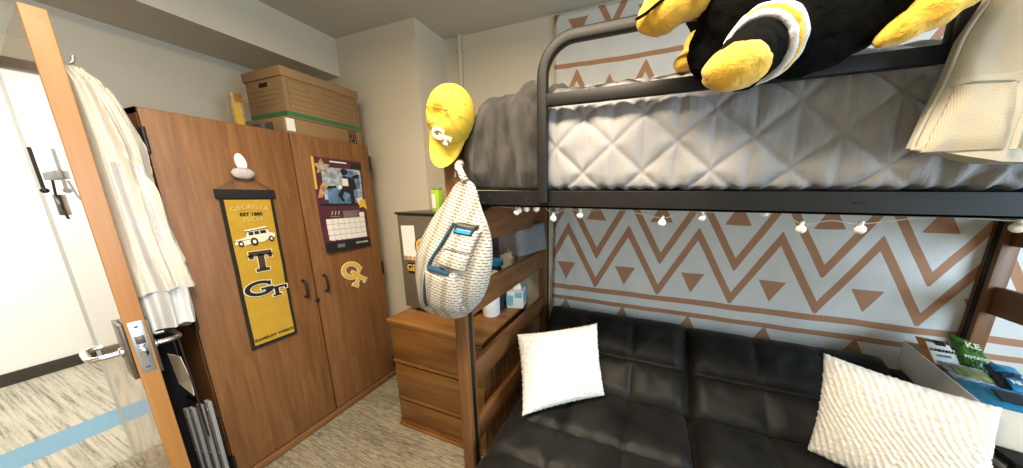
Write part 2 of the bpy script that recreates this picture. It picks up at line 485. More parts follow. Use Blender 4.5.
def gt_strokes(fr, s, o, z0, z1):
    """interlocking slab-serif G and T, unit height ~1 times s; o = outline growth"""
    bm = bmesh.new(); w = .17; cnt = [0]
    arc = [(.36*math.cos(a)*1.15-.14, .34*math.sin(a)+.12) for a in [math.radians(38+i*(322-38)/22) for i in range(23)]]
    def S(pts, w_, ex=True):
        pts = [V((p[0], p[1], 0)) for p in pts]
        if o and ex:
            d0 = (pts[0]-pts[1]).normalized()*o; d1 = (pts[-1]-pts[-2]).normalized()*o
            pts[0] = pts[0]+d0; pts[-1] = pts[-1]+d1
        cnt[0] += 1
        stroke(bm, [(p.x*s, p.y*s) for p in pts], (w_+2*o)*s, fr, z0-cnt[0]*6e-5, z1+cnt[0]*(6e-5 if z1 > .001 else 2e-5))
    S(arc, w)
    S([(.19, .22), (.19, .46)], .11)
    S([(-.12, .06), (.30, .06)], .12)
    S([(.20, .06), (.20, -.14)], .15)
    # T
    S([(.02, -.02), (.78, -.02)], .13)
    S([(.06, -.02), (.06, -.19)], .09); S([(.74, -.02), (.74, -.19)], .09)
    S([(.40, -.02), (.40, -.46)], .15)
    S([(.24, -.48), (.56, -.48)], .11)
    return bm

# ------------------------------------------------------------------ room shell
YT = 1.842; CEIL = 2.6; XL = -2.70
struct('floor', nbox(-2.70, 2.6, -1.72, 1.96, -.1, 0), 'carpet_room', smooth=False)
struct('floor_hall', nbox(-4.75, -2.70, -3.2, 2.6, -.1, 0), 'carpet_hall', smooth=False)
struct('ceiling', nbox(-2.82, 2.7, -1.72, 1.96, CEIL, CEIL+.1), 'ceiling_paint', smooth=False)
struct('ceiling_hall', nbox(-4.75, -2.82, -3.2, 2.6, CEIL, CEIL+.1), 'hall_paint', smooth=False)
bm = bmesh.new()     # wall with the doorway
box(bm, -2.75, XL, .425, 1.96, 0, CEIL); box(bm, -2.75, XL, -1.72, -.565, 0, CEIL); box(bm, -2.75, XL, -.565, .425, 2.06, CEIL)
struct('wall_left', bm, 'wall_paint', smooth=False)
struct('wall_far', nbox(-2.82, 2.7, YT, 1.96, 0, CEIL), 'wall_paint', smooth=False)
struct('wall_corner', nbox(XL, -1.505, 1.563, YT, 0, CEIL), 'wall_paint', smooth=False)
bm = bmesh.new()     # right wall with a window opening
box(bm, 2.6, 2.72, -1.72, -.75, 0, CEIL); box(bm, 2.6, 2.72, 1.05, 1.96, 0, CEIL)
box(bm, 2.6, 2.72, -.75, 1.05, 0, .75); box(bm, 2.6, 2.72, -.75, 1.05, 2.15, CEIL)
struct('wall_right', bm, 'wall_paint', smooth=False)
struct('wall_near', nbox(-2.82, 2.7, -1.72, -1.6, 0, CEIL), 'wall_paint', smooth=False)
bm = bmesh.new()
for a in (-.75, .12, .99): box(bm, 2.64, 2.70, a, a+.06, .75, 2.15)
box(bm, 2.64, 2.70, -.75, 1.05, .75, .81); box(bm, 2.64, 2.70, -.75, 1.05, 2.09, 2.15)
wn = struct('window_1', bm, 'jamb_paint', smooth=False)
obj('pane', nbox(2.665, 2.67, -.70, 1.0, .80, 2.10), 'glass_clear', wn, smooth=False)
struct('wall_hall', nbox(-4.75, -4.62, -3.2, 2.6, 0, CEIL), 'hall_paint', smooth=False)
bm = bmesh.new(); box(bm, -4.62, -2.82, 2.5, 2.6, 0, CEIL); box(bm, -4.62, -2.82, -3.2, -3.1, 0, CEIL)
box(bm, -2.84, -2.82, -3.2, -1.72, 0, CEIL); box(bm, -2.84, -2.82, 1.96, 2.6, 0, CEIL)
struct('wall_hall_end', bm, 'hall_paint', smooth=False)
struct('baseboard_hall', nbox(-4.62, -4.605, -3.1, 2.5, 0, .10, bev=.003), 'dark_base', smooth=False)
struct('trim_1', nbox(XL, -2.25, -1.6, 1.563, 2.345, CEIL), 'wall_paint', smooth=False)          # boxed-in soffit
bm = bmesh.new(); tube(bm, [(-1.363, YT-.016, 2.6), (-1.363, YT-.016, 1.5), (-1.363, YT-.016, .75)], .014, 12)
for z in (2.5, 2.0, 1.5): box(bm, -1.385, -1.341, YT-.034, YT, z, z+.016, .002)
struct('trim_2', bm, 'conduit_paint')                                                          # conduit pipe
bm = bmesh.new()     # door frame: jambs and head
for y0, y1 in ((.40, .445), (-.60, -.54)): box(bm, -2.755, -2.645, y0, y1, 0, 2.05, .004)
df = struct('door_1_frame', bm, 'jamb_paint', smooth=False)
obj('head', nbox(-2.755, -2.645, -.60, .445, 2.034, 2.155, bev=.004), 'wall_paint', df, smooth=False)
obj('head_seal', nbox(-2.70, -2.638, -.54, .40, 2.02, 2.062, bev=.003), 'dark_seal', df, smooth=False)

# entry door, open nearly square to its wall
HX, HY = -2.618, .392
DD = V((.909, -.082, 0)); DD.normalize(); DN = V((-DD.y, DD.x, 0))     # along the door; DN points to its far face
def dfr(u, v, z): return V((HX, HY, 0)) + DD*u + DN*v + V((0, 0, z))
Md = Matrix((DD, DN, V((0, 0, 1)))).transposed().to_4x4(); Md.translation = V((HX, HY, 0))
W_ = .912; TH = .044
bm = nbox(.004, W_-.004, .0, TH, .008, 2.02, bev=.0015); bmesh.ops.transform(bm, matrix=Md, verts=bm.verts)
door = struct('door_1', bm, 'door_face', smooth=False)
bm = nbox(W_-.005, W_, .0, TH, .008, 2.021, bev=.002); bmesh.ops.transform(bm, matrix=Md, verts=bm.verts)
obj('edge_band', bm, 'door_wood', door, smooth=False)
bm = nbox(W_-.001, W_+.0012, .007, TH-.006, .84, 1.04, bev=.0005); bmesh.ops.transform(bm, matrix=Md, verts=bm.verts)
lp = obj('lock_plate', bm, 'steel', door)
bm = bmesh.new(); box(bm, W_, W_+.009, .013, TH-.012, .955, .985, .002); bmesh.ops.transform(bm, matrix=Md, verts=bm.verts)
obj('latch', bm, 'bronze_plate', lp)
bm = bmesh.new(); box(bm, W_, W_+.012, .014, TH-.012, .905, .938, .005); box(bm, W_, W_+.006, .014, TH-.014, .942, .95, .002)
bmesh.ops.transform(bm, matrix=Md, verts=bm.verts); obj('bolt', bm, 'chrome', lp)
for z in (.862, 1.02):
    bm = bmesh.new(); lathe(bm, [(.004, 0), (.005, .001), (.003, .0025)], n=12, mat4=Md @ Matrix.Translation((W_+.001, .022, z)) @ Matrix.Rotation(PI/2, 4, 'Y'))
    obj('screw', bm, 'bronze_plate', lp)
for side in (-1, 1):
    v0 = 0 if side < 0 else TH
    bm = bmesh.new(); box(bm, W_-.115, W_-.012, min(v0, v0+side*.010), max(v0, v0+side*.009), .82, 1.035, .003)
    bmesh.ops.transform(bm, matrix=Md, verts=bm.verts); obj('escutcheon', bm, 'bronze_plate', door)
    bm = bmesh.new()
    path = [dfr(W_-.07, v0+side*.008, .918), dfr(W_-.07, v0+side*.045, .918), dfr(W_-.074, v0+side*.064, .918), dfr(W_-.09, v0+side*.073, .918), dfr(W_-.13, v0+side*.074, .918), dfr(W_-.185, v0+side*.073, .918), dfr(W_-.20, v0+side*.066, .918), dfr(W_-.204, v0+side*.052, .918), dfr(W_-.204, v0+side*.035, .918)]
    tube(bm, smooth_path(path, 6), .0095, 12); lathe(bm, [(.018, 0), (.018, .006), (.012, .01)], mat4=Matrix.Translation(dfr(W_-.07, v0+side*.010, .918)) @ Md.to_3x3().to_4x4() @ Matrix.Rotation(-side*PI/2, 4, 'X'))
    obj('lever_handle', bm, 'chrome', door)
bm = bmesh.new()
for z in (.25, 1.05, 1.83): tube(bm, [dfr(-.003, TH+.006, z-.05), dfr(-.003, TH+.006, z+.05)], .007, 10)
obj('hinge', bm, 'steel', door)

bm = nbox(.36, .72, -.012, 0, 1.54, 1.568, bev=.002); bmesh.ops.transform(bm, matrix=Md, verts=bm.verts); hr = obj('hook_rail', bm, 'grey_plastic', door)
bm = bmesh.new(); tube(bm, [dfr(.415, -.022, 1.49), dfr(.415, -.022, 1.66)], .0045, 10); ball(bm, dfr(.43, -.022, 1.50), .010); obj('rod', bm, 'hardware', hr)
bm = nbox(.43, .475, -.012, 0, 1.405, 1.485, bev=.003); bmesh.ops.transform(bm, matrix=Md, verts=bm.verts); obj('name_plate', bm, 'bronze_plate', door)
bm = bmesh.new(); tube(bm, smooth_path([dfr(.62, -.014, 1.535), dfr(.66, -.02, 1.475), dfr(.76, -.024, 1.45), dfr(.775, -.02, 1.405)], 5), .003, 8); obj('wire_hook', bm, 'hardware', hr)

# ceiling lamp housing
cl = thing('ceiling_light', 'slim rectangular ceiling light above the middle of the room', 'light', (-.35, .10, 2.6))
bm = bmesh.new(); box(bm, -.92, .22, -.07, .27, 2.53, 2.6, .01); obj('housing', bm, 'white_plastic', cl)
obj('diffuser', nbox(-.89, .19, -.045, .245, 2.518, 2.532, bev=.004), 'lamp_diffuser', cl)

# ------------------------------------------------------------------ wardrobe
XW = -1.90; WY0, WY1, WZ = .516, 1.447, 1.824
wr = thing('wardrobe', 'tall reddish brown two-door wooden wardrobe against the left wall', 'wardrobe', (-2.2, .98, 0))
bm = bmesh.new()
box(bm, -2.50, XW-.022, WY0, WY0+.02, 0, WZ); box(bm, -2.50, XW-.022, WY1-.02, WY1, 0, WZ)
box(bm, -2.50, XW-.022, WY0, WY1, WZ-.022, WZ+.001); box(bm, -2.50, -2.485, WY0, WY1, .02, WZ); box(bm, -2.50, XW-.022, WY0, WY1, .03, .05)
obj('carcass', bm, 'ward_wood', wr, smooth=False)
obj('base_rail', nbox(-2.46, XW+.006, WY0, WY1, 0, .045, bev=.004), 'ward_wood_h', wr)
mid = .995
for y0, y1, s in ((WY0+.001, mid-.0035, 0), (mid+.0035, WY1-.001, 1)):
    d = obj('door', nbox(XW-.021, XW, y0, y1, .054, WZ-.004, bev=.002), 'ward_wood', wr)
    yh = .937 if s == 0 else 1.048
    bm = bmesh.new(); tube(bm, smooth_path([(XW, yh, .985), (XW+.02, yh, .983), (XW+.028, yh, .96), (XW+.028, yh, .91), (XW+.02, yh, .887), (XW, yh, .885)], 5), [.006]*26, 10)
    ball(bm, (XW+.003, yh, .985), .009); ball(bm, (XW+.003, yh, .885), .009)
    obj('handle', bm, 'hardware', d)
    ye = WY0 if s == 0 else WY1
    for z in (1.70, .93, .13):
        bm = bmesh.new(); box(bm, XW-.03, XW+.004, ye-.006, ye+.006, z-.045, z+.045, .002); tube(bm, [(XW+.004, ye, z-.05), (XW+.004, ye, z+.05)], .006, 8)
        obj('hinge', bm, 'hardware', d)
bm = bmesh.new(); lathe(bm, [(.011, 0), (.011, .010), (.006, .012), (.006, .02)], n=16, mat4=Matrix.Translation((XW, .99, .845)) @ Matrix.Rotation(PI/2, 4, 'Y'))
obj('lock', bm, 'hardware', wr)

# boxes on the wardrobe
lb = thing('cardboard_box', 'plain brown taped cardboard shipping box under the green-striped file box', 'box', (-2.1, 1.20, WZ))
bm = bmesh.new(); box(bm, -2.32, -1.945, 1.005, 1.445, WZ+.002, 1.912, .004); obj('carton', bm, 'cardboard', lb)
bm = bmesh.new()
fr = frame_mat((-1.945, 1.38, 1.868), (0, 1, 0), (0, 0, 1))
for a, b_, c, d in ((-.025, .025, -.042, -.036), (-.025, .025, .03, .036), (-.025, -.019, -.04, .035), (.019, .025, -.04, .035), (-.012, .012, -.03, -.012), (-.015, -.004, -.008, .024), (.002, .013, -.008, .024)):
    prism(bm, [(a, c), (b_, c), (b_, d), (a, d)], lambda p, q: fr @ V((p, q, 0)), lambda p, q: fr @ V((p, q, .0008)))
obj_each('care_mark', bm, 'black_print', lb)
obj('paper_label', nbox(-1.9455, -1.944, 1.015, 1.055, 1.84, 1.908), 'white_print', lb, smooth=False)
bm = nbox(-2.26, -2.17, 1.0035, 1.0055, 1.84, 1.89); box(bm, -2.12, -2.05, 1.0035, 1.0055, 1.84, 1.89); obj_each('parcel_tape', bm, 'navy_foil', lb, smooth=False)
bb = thing('storage_box', 'lidded brown cardboard file box with green stripe and hand hole', 'box', (-2.1, 1.24, 1.914))
X0, X1, Y0_, Y1_, Z0, Z1 = -2.30, -1.945, 1.03, 1.442, 1.914, 2.15
bm = bmesh.new(); box(bm, X0, X1, Y0_, Y1_, Z0, Z1, .003); obj('carton', bm, 'cardboard', bb)
bm = bmesh.new(); box(bm, X0-.008, X1+.008, Y0_-.008, Y1_+.008, 2.125, 2.175, .004); obj('lid', bm, 'cardboard_lid', bb)
bm = nbox(X0-.0007, X1+.0007, Y0_-.0007, Y1_+.0007, 1.922, 1.947); obj('green_stripe', bm, 'green_ink', bb, smooth=False)
bm = bmesh.new()
def hl(ya, yb, z, w=.0022): box(bm, X1, X1+.0008, ya, yb, z-w/2, z+w/2)
def vl(y, za, zb, w=.0022): box(bm, X1, X1+.0008, y-w/2, y+w/2, za, zb)
ya, yb = Y0_+.02, Y1_-.015
for z in (1.962, 1.99, 2.018, 2.046): hl(ya, yb, z)
hl(ya, ya+.10, 2.115); hl(ya, ya+.10, 2.072); vl(ya, 1.962, 2.115); vl(ya+.10, 2.072, 2.115); vl(yb, 1.962, 2.115); hl(yb-.11, yb, 2.115); hl(yb-.11, yb, 2.08); vl(yb-.11, 2.08, 2.115); hl(ya+.17, ya+.25, 2.09)
for z in (1.99, 2.015, 2.04, 2.065): box(bm, X0+.03, X1-.03, Y0_-.0008, Y0_, z-.001, z+.001)
obj('print_lines', bm, 'box_ink', bb, smooth=False)
obj('hand_hole', nbox(-2.165, -2.085, Y0_-.0015, Y0_+.002, 2.085, 2.108, bev=.0005), 'hole', bb)
# snack pouch between boxes and wall
pk = thing('packet', 'orange and yellow crumpled packet beside the boxes on the wardrobe', 'packet', (-2.33, .995, WZ))
bm = bmesh.new(); box(bm, -2.375, -2.335, .972, 1.02, WZ+.002, 2.07, .008); obj('pouch', bm, 'yellow_pouch', pk)
obj('orange_band', nbox(-2.334, -2.332, .985, 1.019, 2.02, 2.066), 'amber_foil', pk)
obj('yellow_band', nbox(-2.334, -2.332, .974, 1.006, 1.84, 2.005), 'gold_print', pk)

# ------------------------------------------------------------------ things on the wardrobe doors (facing +X)
def wfr(y, z, x=XW, ang=0):
    a = math.radians(ang)
    return frame_mat((x, y, z), (0, math.cos(a), math.sin(a)), (0, -math.sin(a), math.cos(a)))
def quad(bm, fr, x0, x1, y0, y1, h=.001, z0=0):
    prism(bm, [(x0, y0), (x1, y0), (x1, y1), (x0, y1)], lambda p, q: fr @ V((p, q, z0)), lambda p, q: fr @ V((p, q, z0+h)))
def polyg(bm, fr, pts, h=.001, z0=0): prism(bm, pts, lambda p, q: fr @ V((p, q, z0)), lambda p, q: fr @ V((p, q, z0+h)))
bn = thing('wall_banner', 'long gold felt pennant with black border and letters on the left wardrobe door', 'banner', (XW, .77, .68))
fb = wfr(.768, 1.10, XW+.006, -.6)
bm = bmesh.new(); nz = 30; top, bot = [], []
for i in range(nz+1):
    z = -.415+.82*i/nz; o_ = .004*math.sin(i*.5)+.003*math.sin(i*.9); o_ *= 1-i/nz
    top.append([fb @ V((x, z, o_*.6+.003)) for x in (-.098, 0, .098)]); bot.append([fb @ V((x, z, o_*.6+.0005)) for x in (-.098, 0, .098)])
grid_closed(bm, top, bot); obj('border', bm, 'black_felt', bn)
bm = bmesh.new(); top, bot = [], []
for i in range(nz+1):
    z = -.395+.755*i/nz; zz = (z+.415)/.82*nz; o_ = (.004*math.sin(zz*.5)+.003*math.sin(zz*.9))*(1-zz/nz)
    top.append([fb @ V((x, z, o_*.6+.0045)) for x in (-.084, 0, .084)]); bot.append([fb @ V((x, z, o_*.6+.0025)) for x in (-.084, 0, .084)])
grid_closed(bm, top, bot); obj('field', bm, 'gold_felt', bn)
bm = bmesh.new(); box(bm, -.109, .109, .365, .410, -.003, .009, .004); bmesh.ops.transform(bm, matrix=fb, verts=bm.verts); obj('rod_sleeve', bm, 'black_felt', bn)
bm = bmesh.new(); tube(bm, [fb @ V((-.105, .405, .003)), V((XW+.018, .752, 1.57)), V((XW+.02, .77, 1.585)), V((XW+.018, .787, 1.57)), fb @ V((.105, .405, .003))], .0013, 6); obj('hanging_cord', bm, 'hardware', bn)
def btext(body, x, y, size, mat, name='lettering', bold=0, rot=0):
    m_ = fb @ Matrix.Translation((x, y, .0072)) @ Matrix.Rotation(rot, 4, 'Z')
    return obj(name, text_bm(body, size, m_, .0005, bold=bold), mat, bn, smooth=False)
bm = bmesh.new()
for i, ch in enumerate('GEORGIA'):
    t = (i-3)/3; merge(bm, text_bm(ch, .031, fb @ Matrix.Translation((t*.060, .325-.010*t*t, 0.0072)) @ Matrix.Rotation(-.22*t, 4, 'Z'), .0005))
obj('lettering', bm, 'pale_gold_print', bn, smooth=False)
btext('EST 1885', 0, .288, .022, 'black_felt', bold=.0006)
btext('TECH', 0, .262, .030, 'pale_gold_print')
obj('lettering', text_bm("RAMBLIN' WRECK", .0205, fb @ Matrix.Translation((0, -.368, .0108)), .0005, bold=.0005), 'navy_felt', bn, smooth=False)
# old open car drawing
fc = fb @ Matrix.Translation((-.005, .172, .0072)) @ Matrix.Rotation(.10, 4, 'Z')
bm = bmesh.new()
polyg(bm, fc, [(-.078, -.02), (-.07, .0), (-.03, .006), (-.022, .03), (.055, .034), (.062, .012), (.082, .004), (.08, -.016), (.05, -.02), (.03, -.03), (-.02, -.03), (-.05, -.034)])
polyg(bm, fc, [(-.03, .034), (.058, .040), (.056, .047), (-.028, .042)])
obj('car_body', bm, 'ivory_print', bn, smooth=False)
bm = bmesh.new()
for cx_, r_ in ((-.006, .021), (.062, .015), (-.056, .015)):
    polyg(bm, fc, [(cx_+r_*.7*math.cos(k*PI/8), -.022+r_*math.sin(k*PI/8)) for k in range(16)], .0012, .0008)
for a, b_ in ((-.018, .0), (.004, .022), (.026, .05)): quad(bm, fc, a, b_, .012, .029, .0008, .0008)
quad(bm, fc, -.03, .06, .0325, .036, .0008, .0008); quad(bm, fc, -.078, -.02, -.008, -.005, .0008, .0008)
obj('car_details', bm, 'black_print', bn, smooth=False)
bm = bmesh.new()
for cx_, r_ in ((-.006, .010), (.062, .007), (-.056, .007)): polyg(bm, fc, [(cx_+r_*.7*math.cos(k*PI/6), -.022+r_*math.sin(k*PI/6)) for k in range(12)], .0012, .0016)
obj_each('wheel_hub', bm, 'ivory_print', bn, smooth=False)
# big slab T
def slab_t(fr, g, h, z0):
    bm = bmesh.new()
    quad(bm, fr, -.045-g, .045+g, .022-g, .047+g, h, z0); quad(bm, fr, -.045-g, -.028+g, .008-g, .03, h, z0); quad(bm, fr, .028-g, .045+g, .008-g, .03, h, z0)
    quad(bm, fr, -.013-g, .013+g, -.05, .03, h, z0); quad(bm, fr, -.027-g, .027+g, -.062-g, -.045+g, h, z0)
    return bm
ft = fb @ Matrix.Translation((.004, .052, .0070))
obj('letter_outline', slab_t(ft, .003, .0008, 0), 'ivory_print', bn, smooth=False); obj('letter', slab_t(ft, 0, .0012, .0002), 'navy_felt', bn, smooth=False)
fg = fb @ Matrix.Translation((-.006, -.108, .0070))
fg = fg @ Matrix.Diagonal((1.25, 1, 1, 1))
obj('letter_outline', gt_strokes(fg, .095, .035, .0006, .0012), 'ivory_print', bn, smooth=False)
obj('letter', gt_strokes(fg, .095, 0, .0008, .0020), 'black_felt', bn, smooth=False)

hk = thing('adhesive_hook', 'white adhesive hook with a lilac puff above the gold pennant', 'hook', (XW, .77, 1.55))
bm = bmesh.new(); polyg(bm, wfr(.776, 1.640, XW, 6), [(.020*math.cos(k*PI/10), .043*math.sin(k*PI/10)) for k in range(20)], .006)
bmesh.ops.bevel(bm, geom=[e for e in bm.edges], offset=.0015, segments=2, affect='EDGES'); obj('hook_plate', bm, 'white_plastic', hk)
bm = bmesh.new(); ball(bm, (XW+.022, .769, 1.587), (.020, .042, .027), seg=28)
for v in bm.verts: v.co += V((0, 1, 1))*0 + (v.co-V((XW+.022, .769, 1.587))).normalized()*.003*N3(v.co.x*90, v.co.y*90, v.co.z*90)
obj('puff', bm, 'lilac_puff', hk)

ca = thing('wall_calendar', 'open wall calendar with maroon border and dark photo on right wardrobe door', 'calendar', (XW, 1.23, 1.12))
fk = wfr(1.2255, 1.415, XW, -.9)
obj('top_sheet', (lambda b_: (quad(b_, fk, -.148, .148, .0, .292, .004), b_)[1])(bmesh.new()), 'maroon_print', ca, smooth=False)
bm = bmesh.new(); top, bot = [], []
for i in range(13):
    z = -.292+.292*i/12; r_ = []; q_ = []
    for j in range(13):
        x = -.148+.296*j/12; o_ = .022*(1-i/12)**2*(1-.6*j/12)+.004
        r_.append(fk @ V((x, z, o_+.001))); q_.append(fk @ V((x, z, o_-.003)))
    top.append(r_); bot.append(q_)
grid_closed(bm, top, bot); obj('month_sheet', bm, 'maroon_print', ca)
bm = bmesh.new(); quad(bm, fk, -.105, .135, .035, .235, .0008, .004); obj('photo', bm, 'pale_print', ca, smooth=False)
bm = bmesh.new(); quad(bm, fk, -.085, .10, .012, .105, .0008, .0046); quad(bm, fk, .01, .09, .16, .225, .0008, .0046); quad(bm, fk, .085, .125, .11, .2, .0008, .0046); obj('photo_stand', bm, 'blue_print', ca, smooth=False)
bm = bmesh.new(); quad(bm, fk, -.135, .11, -.004, .012, .0012, .004); polyg(bm, fk, [(-.10, .10), (-.03, .11), (-.03, .125), (-.10, .12)], .0008, .0052)
polyg(bm, fk, [(.02, .19), (.085, .175), (.10, .11), (.075, .10), (.078, .012), (.052, .012), (.05, .075), (.015, .09), (.0, .055), (.015, .03), (-.002, .022), (-.028, .065), (.0, .105), (.012, .14)], .001, .0054)
polyg(bm, fk, [(.085, .175), (.12, .18), (.125, .205), (.105, .205), (.07, .185)], .001, .0054)
polyg(bm, fk, [(.075, .24), (.14, .235), (.145, .275), (.08, .28)], .001, .0054)
polyg(bm, fk, [(.028+.022*math.cos(k*PI/7), .215+.02*math.sin(k*PI/7)) for k in range(14)], .001, .0054)
obj('photo_figure', bm, 'black_print', ca, smooth=False)
bm = bmesh.new(); quad(bm, fk, .008, .045, .125, .172, .001, .0062); polyg(bm, fk, [(-.02, .10), (.004, .11), (.0, .13), (-.02, .125)], .001, .0062); quad(bm, fk, -.05, .05, .268, .276, .001, .0042); obj_each('photo_shirt', bm, 'white_print', ca, smooth=False)
def star(cx_, cy_, R_, r_, rot): return [(cx_+(R_ if k % 2 == 0 else r_)*math.cos(rot+k*PI/5), cy_+(R_ if k % 2 == 0 else r_)*math.sin(rot+k*PI/5)) for k in range(10)]
bm = bmesh.new(); polyg(bm, fk, star(-.10, .235, .052, .024, PI/2), .0012, .0052); polyg(bm, fk, [(-.143, .05), (-.12, .05), (-.08, .12), (-.10, .15), (-.12, .12)], .0012, .0052); obj_each('photo_star', bm, 'tan_print', ca, smooth=False)
bm = bmesh.new(); polyg(bm, fk, star(-.10, .235, .026, .012, PI/2), .0012, .0062); obj('star_core', bm, 'pale_print', ca, smooth=False)
bm = bmesh.new(); quad(bm, fk, -.150, -.138, .10, .29, .002, .004); obj('yellow_margin', bm, 'gold_print', ca, smooth=False)
bm = bmesh.new()
for r_ in range(5):
    for c in range(7):
        if r_ == 4 and c < 6: continue
        x0 = -.118+c*.0355; z0 = -.222+r_*.035
        o_ = .022*(1-(z0+.31)/.292)**2*(1-.6*(x0+.165)/.296)+.0058
        quad(bm, fk, x0, x0+.0338, z0, z0+.0333, .0008, max(.0058, o_))
obj('day_grid', bm, 'white_print', ca, smooth=False)
bm = bmesh.new()
for i in range(7): quad(bm, fk, -.01, .10-.012*(i % 3), -.040-i*.0065, -.0375-i*.0065, .0008, .0062)
for i in range(3): polyg(bm, fk, [(-.085+.02*i, -.06), (-.078+.02*i, -.06), (-.07+.02*i, -.035), (-.077+.02*i, -.035)], .0008, .0075)
quad(bm, fk, -.09, -.03, -.072, -.069, .0008, .0075)
obj('small_print', bm, 'grey_print', ca, smooth=False); bm = bmesh.new()
for i in range(3): quad(bm, fk, -.08, -.035, -.252-i*.008, -.249-i*.008, .0008, .0235)
obj('footer_print', bm, 'grey_print', ca, smooth=False)
bm = bmesh.new(); top, bot = [], []
for i in range(5):
    z = -.291+.06*i/4; r_, q_ = [], []
    for j in range(13):
        x = -.148+.296*j/12; o_ = .022*(1-(z+.292)/.292)**2*(1-.6*j/12)+.0052
        r_.append(fk @ V((x, z, o_+.0012))); q_.append(fk @ V((x, z, o_-.0002)))
    top.append(r_); bot.append(q_)
grid_closed(bm, top, bot)
obj('footer', bm, 'black_print', ca, smooth=False)
obj('lettering', text_bm('SEPTEMBER', .017, fk @ Matrix.Translation((.085, -.256, .0180)), .0004), 'white_print', ca, smooth=False)
sn = thing('sticky_notes', 'white and orange paper notes stuck on the calendar photo edge', 'notes', (XW, 1.33, 1.45))
bm = bmesh.new(); polyg(bm, fk, [(.085, .045), (.125, .055), (.138, .01), (.10, -.002)], .001, .008); obj('note', bm, 'ivory_print', sn, smooth=False)
bm = bmesh.new(); polyg(bm, fk, [(.105, .03), (.145, .04), (.152, -.035), (.125, -.012), (.10, -.02)], .001, .0095); obj('note', bm, 'gold_print', sn, smooth=False)
fm = wfr(1.225, .945, XW, -36)
mg = thing('letter_magnet', 'gold interlocking letters magnet below the calendar', 'magnet', (XW, 1.24, .83))
obj('backing', gt_strokes(fm, .135, .035, .001, .003), 'ivory_print', mg, smooth=False); obj('letters', gt_strokes(fm, .135, 0, .0015, .0045), 'gold_print', mg, smooth=False)

# ------------------------------------------------------------------ robe, hook, tag, rack, shade fill behind the door
def dback(x): return HY + (x-HX)*DD.y/DD.x + TH/DD.x       # far face of the door at x
rb = thing('bath_robe', 'cream terry robe hanging behind the open door', 'robe', (-1.95, .43, .9))
YO = [(.90, .52), (1.10, .535), (1.26, .512), (1.37, .502), (1.66, .495), (1.74, .478), (1.80, .464), (1.85, .446), (1.90, .418)]
XR = [(.9, -1.775), (1.1, -1.775), (1.4, -1.785), (1.85, -1.79), (1.90, -1.83)]
XLF = [(.9, -2.30), (1.4, -2.28), (1.75, -2.2), (1.86, -2.05), (1.905, -1.92)]
def robe_layer(z0, z1, inset, seed, hemf):
    rings = []; nz, na = 60, 190
    for i in range(nz+1):
        t = i/nz; ring = []
        for k in range(na):
            a = 2*PI*k/na; ca_, sa_ = math.cos(a), math.sin(a)
            ca_ = math.copysign(abs(ca_)**.55, ca_); sa_ = math.copysign(abs(sa_)**.7, sa_)
            zb = hemf(ca_); z = zb + (z1-zb)*t
            xr, xl = interp(XR, z)-inset, interp(XLF, z)+inset
            xm, xh = (xr+xl)/2, (xr-xl)/2
            x = xm+xh*ca_
            ylo = dback(x)+.006+inset*.4; yhi = interp(YO, z)-inset
            ym, yh = (ylo+yhi)/2, max(.006, (yhi-ylo)/2)
            y = ym+yh*sa_
            if sa_ > -.2:
                amp = min(.022, yh*.6)*(.45+.55*min(1, (1.92-z)*3))
                ph = x*62+seed+(1.9-z)*11
                y += amp*(math.copysign(abs(math.sin(ph))**.7, math.sin(ph))*.75+.35*math.sin(ph*2.3+1))*max(0, sa_+.2) - amp*.25
            nrm = (y-ylo)/max(.01, yhi-ylo)
            fo = math.sin(nrm*2*PI*2.6+1.2*math.sin(z*2.2+seed)+seed); fo = math.copysign(abs(fo)**.75, fo)
            x += (.017*min(1, (1.93-z)*4)*fo+.006*math.sin(nrm*2*PI*6+z*5))*max(0, ca_)+.008*N3(x*5, y*22, z*5)
            if x < -1.86: y = min(y, .506)
            ring.append(V((x, y, z)))
        rings.append(ring)
    bm = bmesh.new(); loft(bm, rings); return bm
obj('robe_body', robe_layer(1.13, 1.905, 0, 1.0, lambda c: 1.125-.02*c+.015*math.sin(c*7)), 'robe_cloth', rb)
obj('robe_skirt', robe_layer(.88, 1.60, .012, 2.4, lambda c: .915+.10*(1-abs(1-abs(c-.45)*1.2))-.02*c), 'lining_cloth', rb)
bm = bmesh.new(); tube(bm, smooth_path([(-2.08, .44, 1.84), (-2.02, .462, 1.72), (-1.97, .478, 1.5), (-1.93, .485, 1.32), (-1.90, .488, 1.16)], 8), [.012+.02*math.sin(min(1, i/14)*PI/2) for i in range(33)], 12)
obj('sleeve', bm, 'robe_cloth', rb)
hd = thing('coat_hook', 'dark metal hook on the open door holding the cream robe', 'hook', (-1.86, .38, 1.86))
hx = -1.86; bm = bmesh.new(); box(bm, hx-.012, hx+.012, dback(hx)-.001, dback(hx)+.004, 1.88, 1.95, .002); tube(bm, smooth_path([(hx, dback(hx)+.003, 1.925), (hx, dback(hx)+.02, 1.915), (hx, dback(hx)+.034, 1.925), (hx, dback(hx)+.038, 1.945)], 5), .004, 8)
obj('hook_body', bm, 'steel', hd)
tgp = thing('hanging_paper_tag', 'cream paper tag on a black cord hanging from the inside door lever', 'tag', (-1.86, .43, .66))
bm = bmesh.new(); pts = [(-1.945, .80), (-1.815, .815), (-1.81, .70), (-1.80, .63), (-1.93, .65)]
prism(bm, pts, lambda p, q: V((p, .428+.010*math.sin((q-.6)*14), q)), lambda p, q: V((p, .430+.010*math.sin((q-.6)*14), q))); obj('paper', bm, 'ivory_print', tgp, smooth=False)
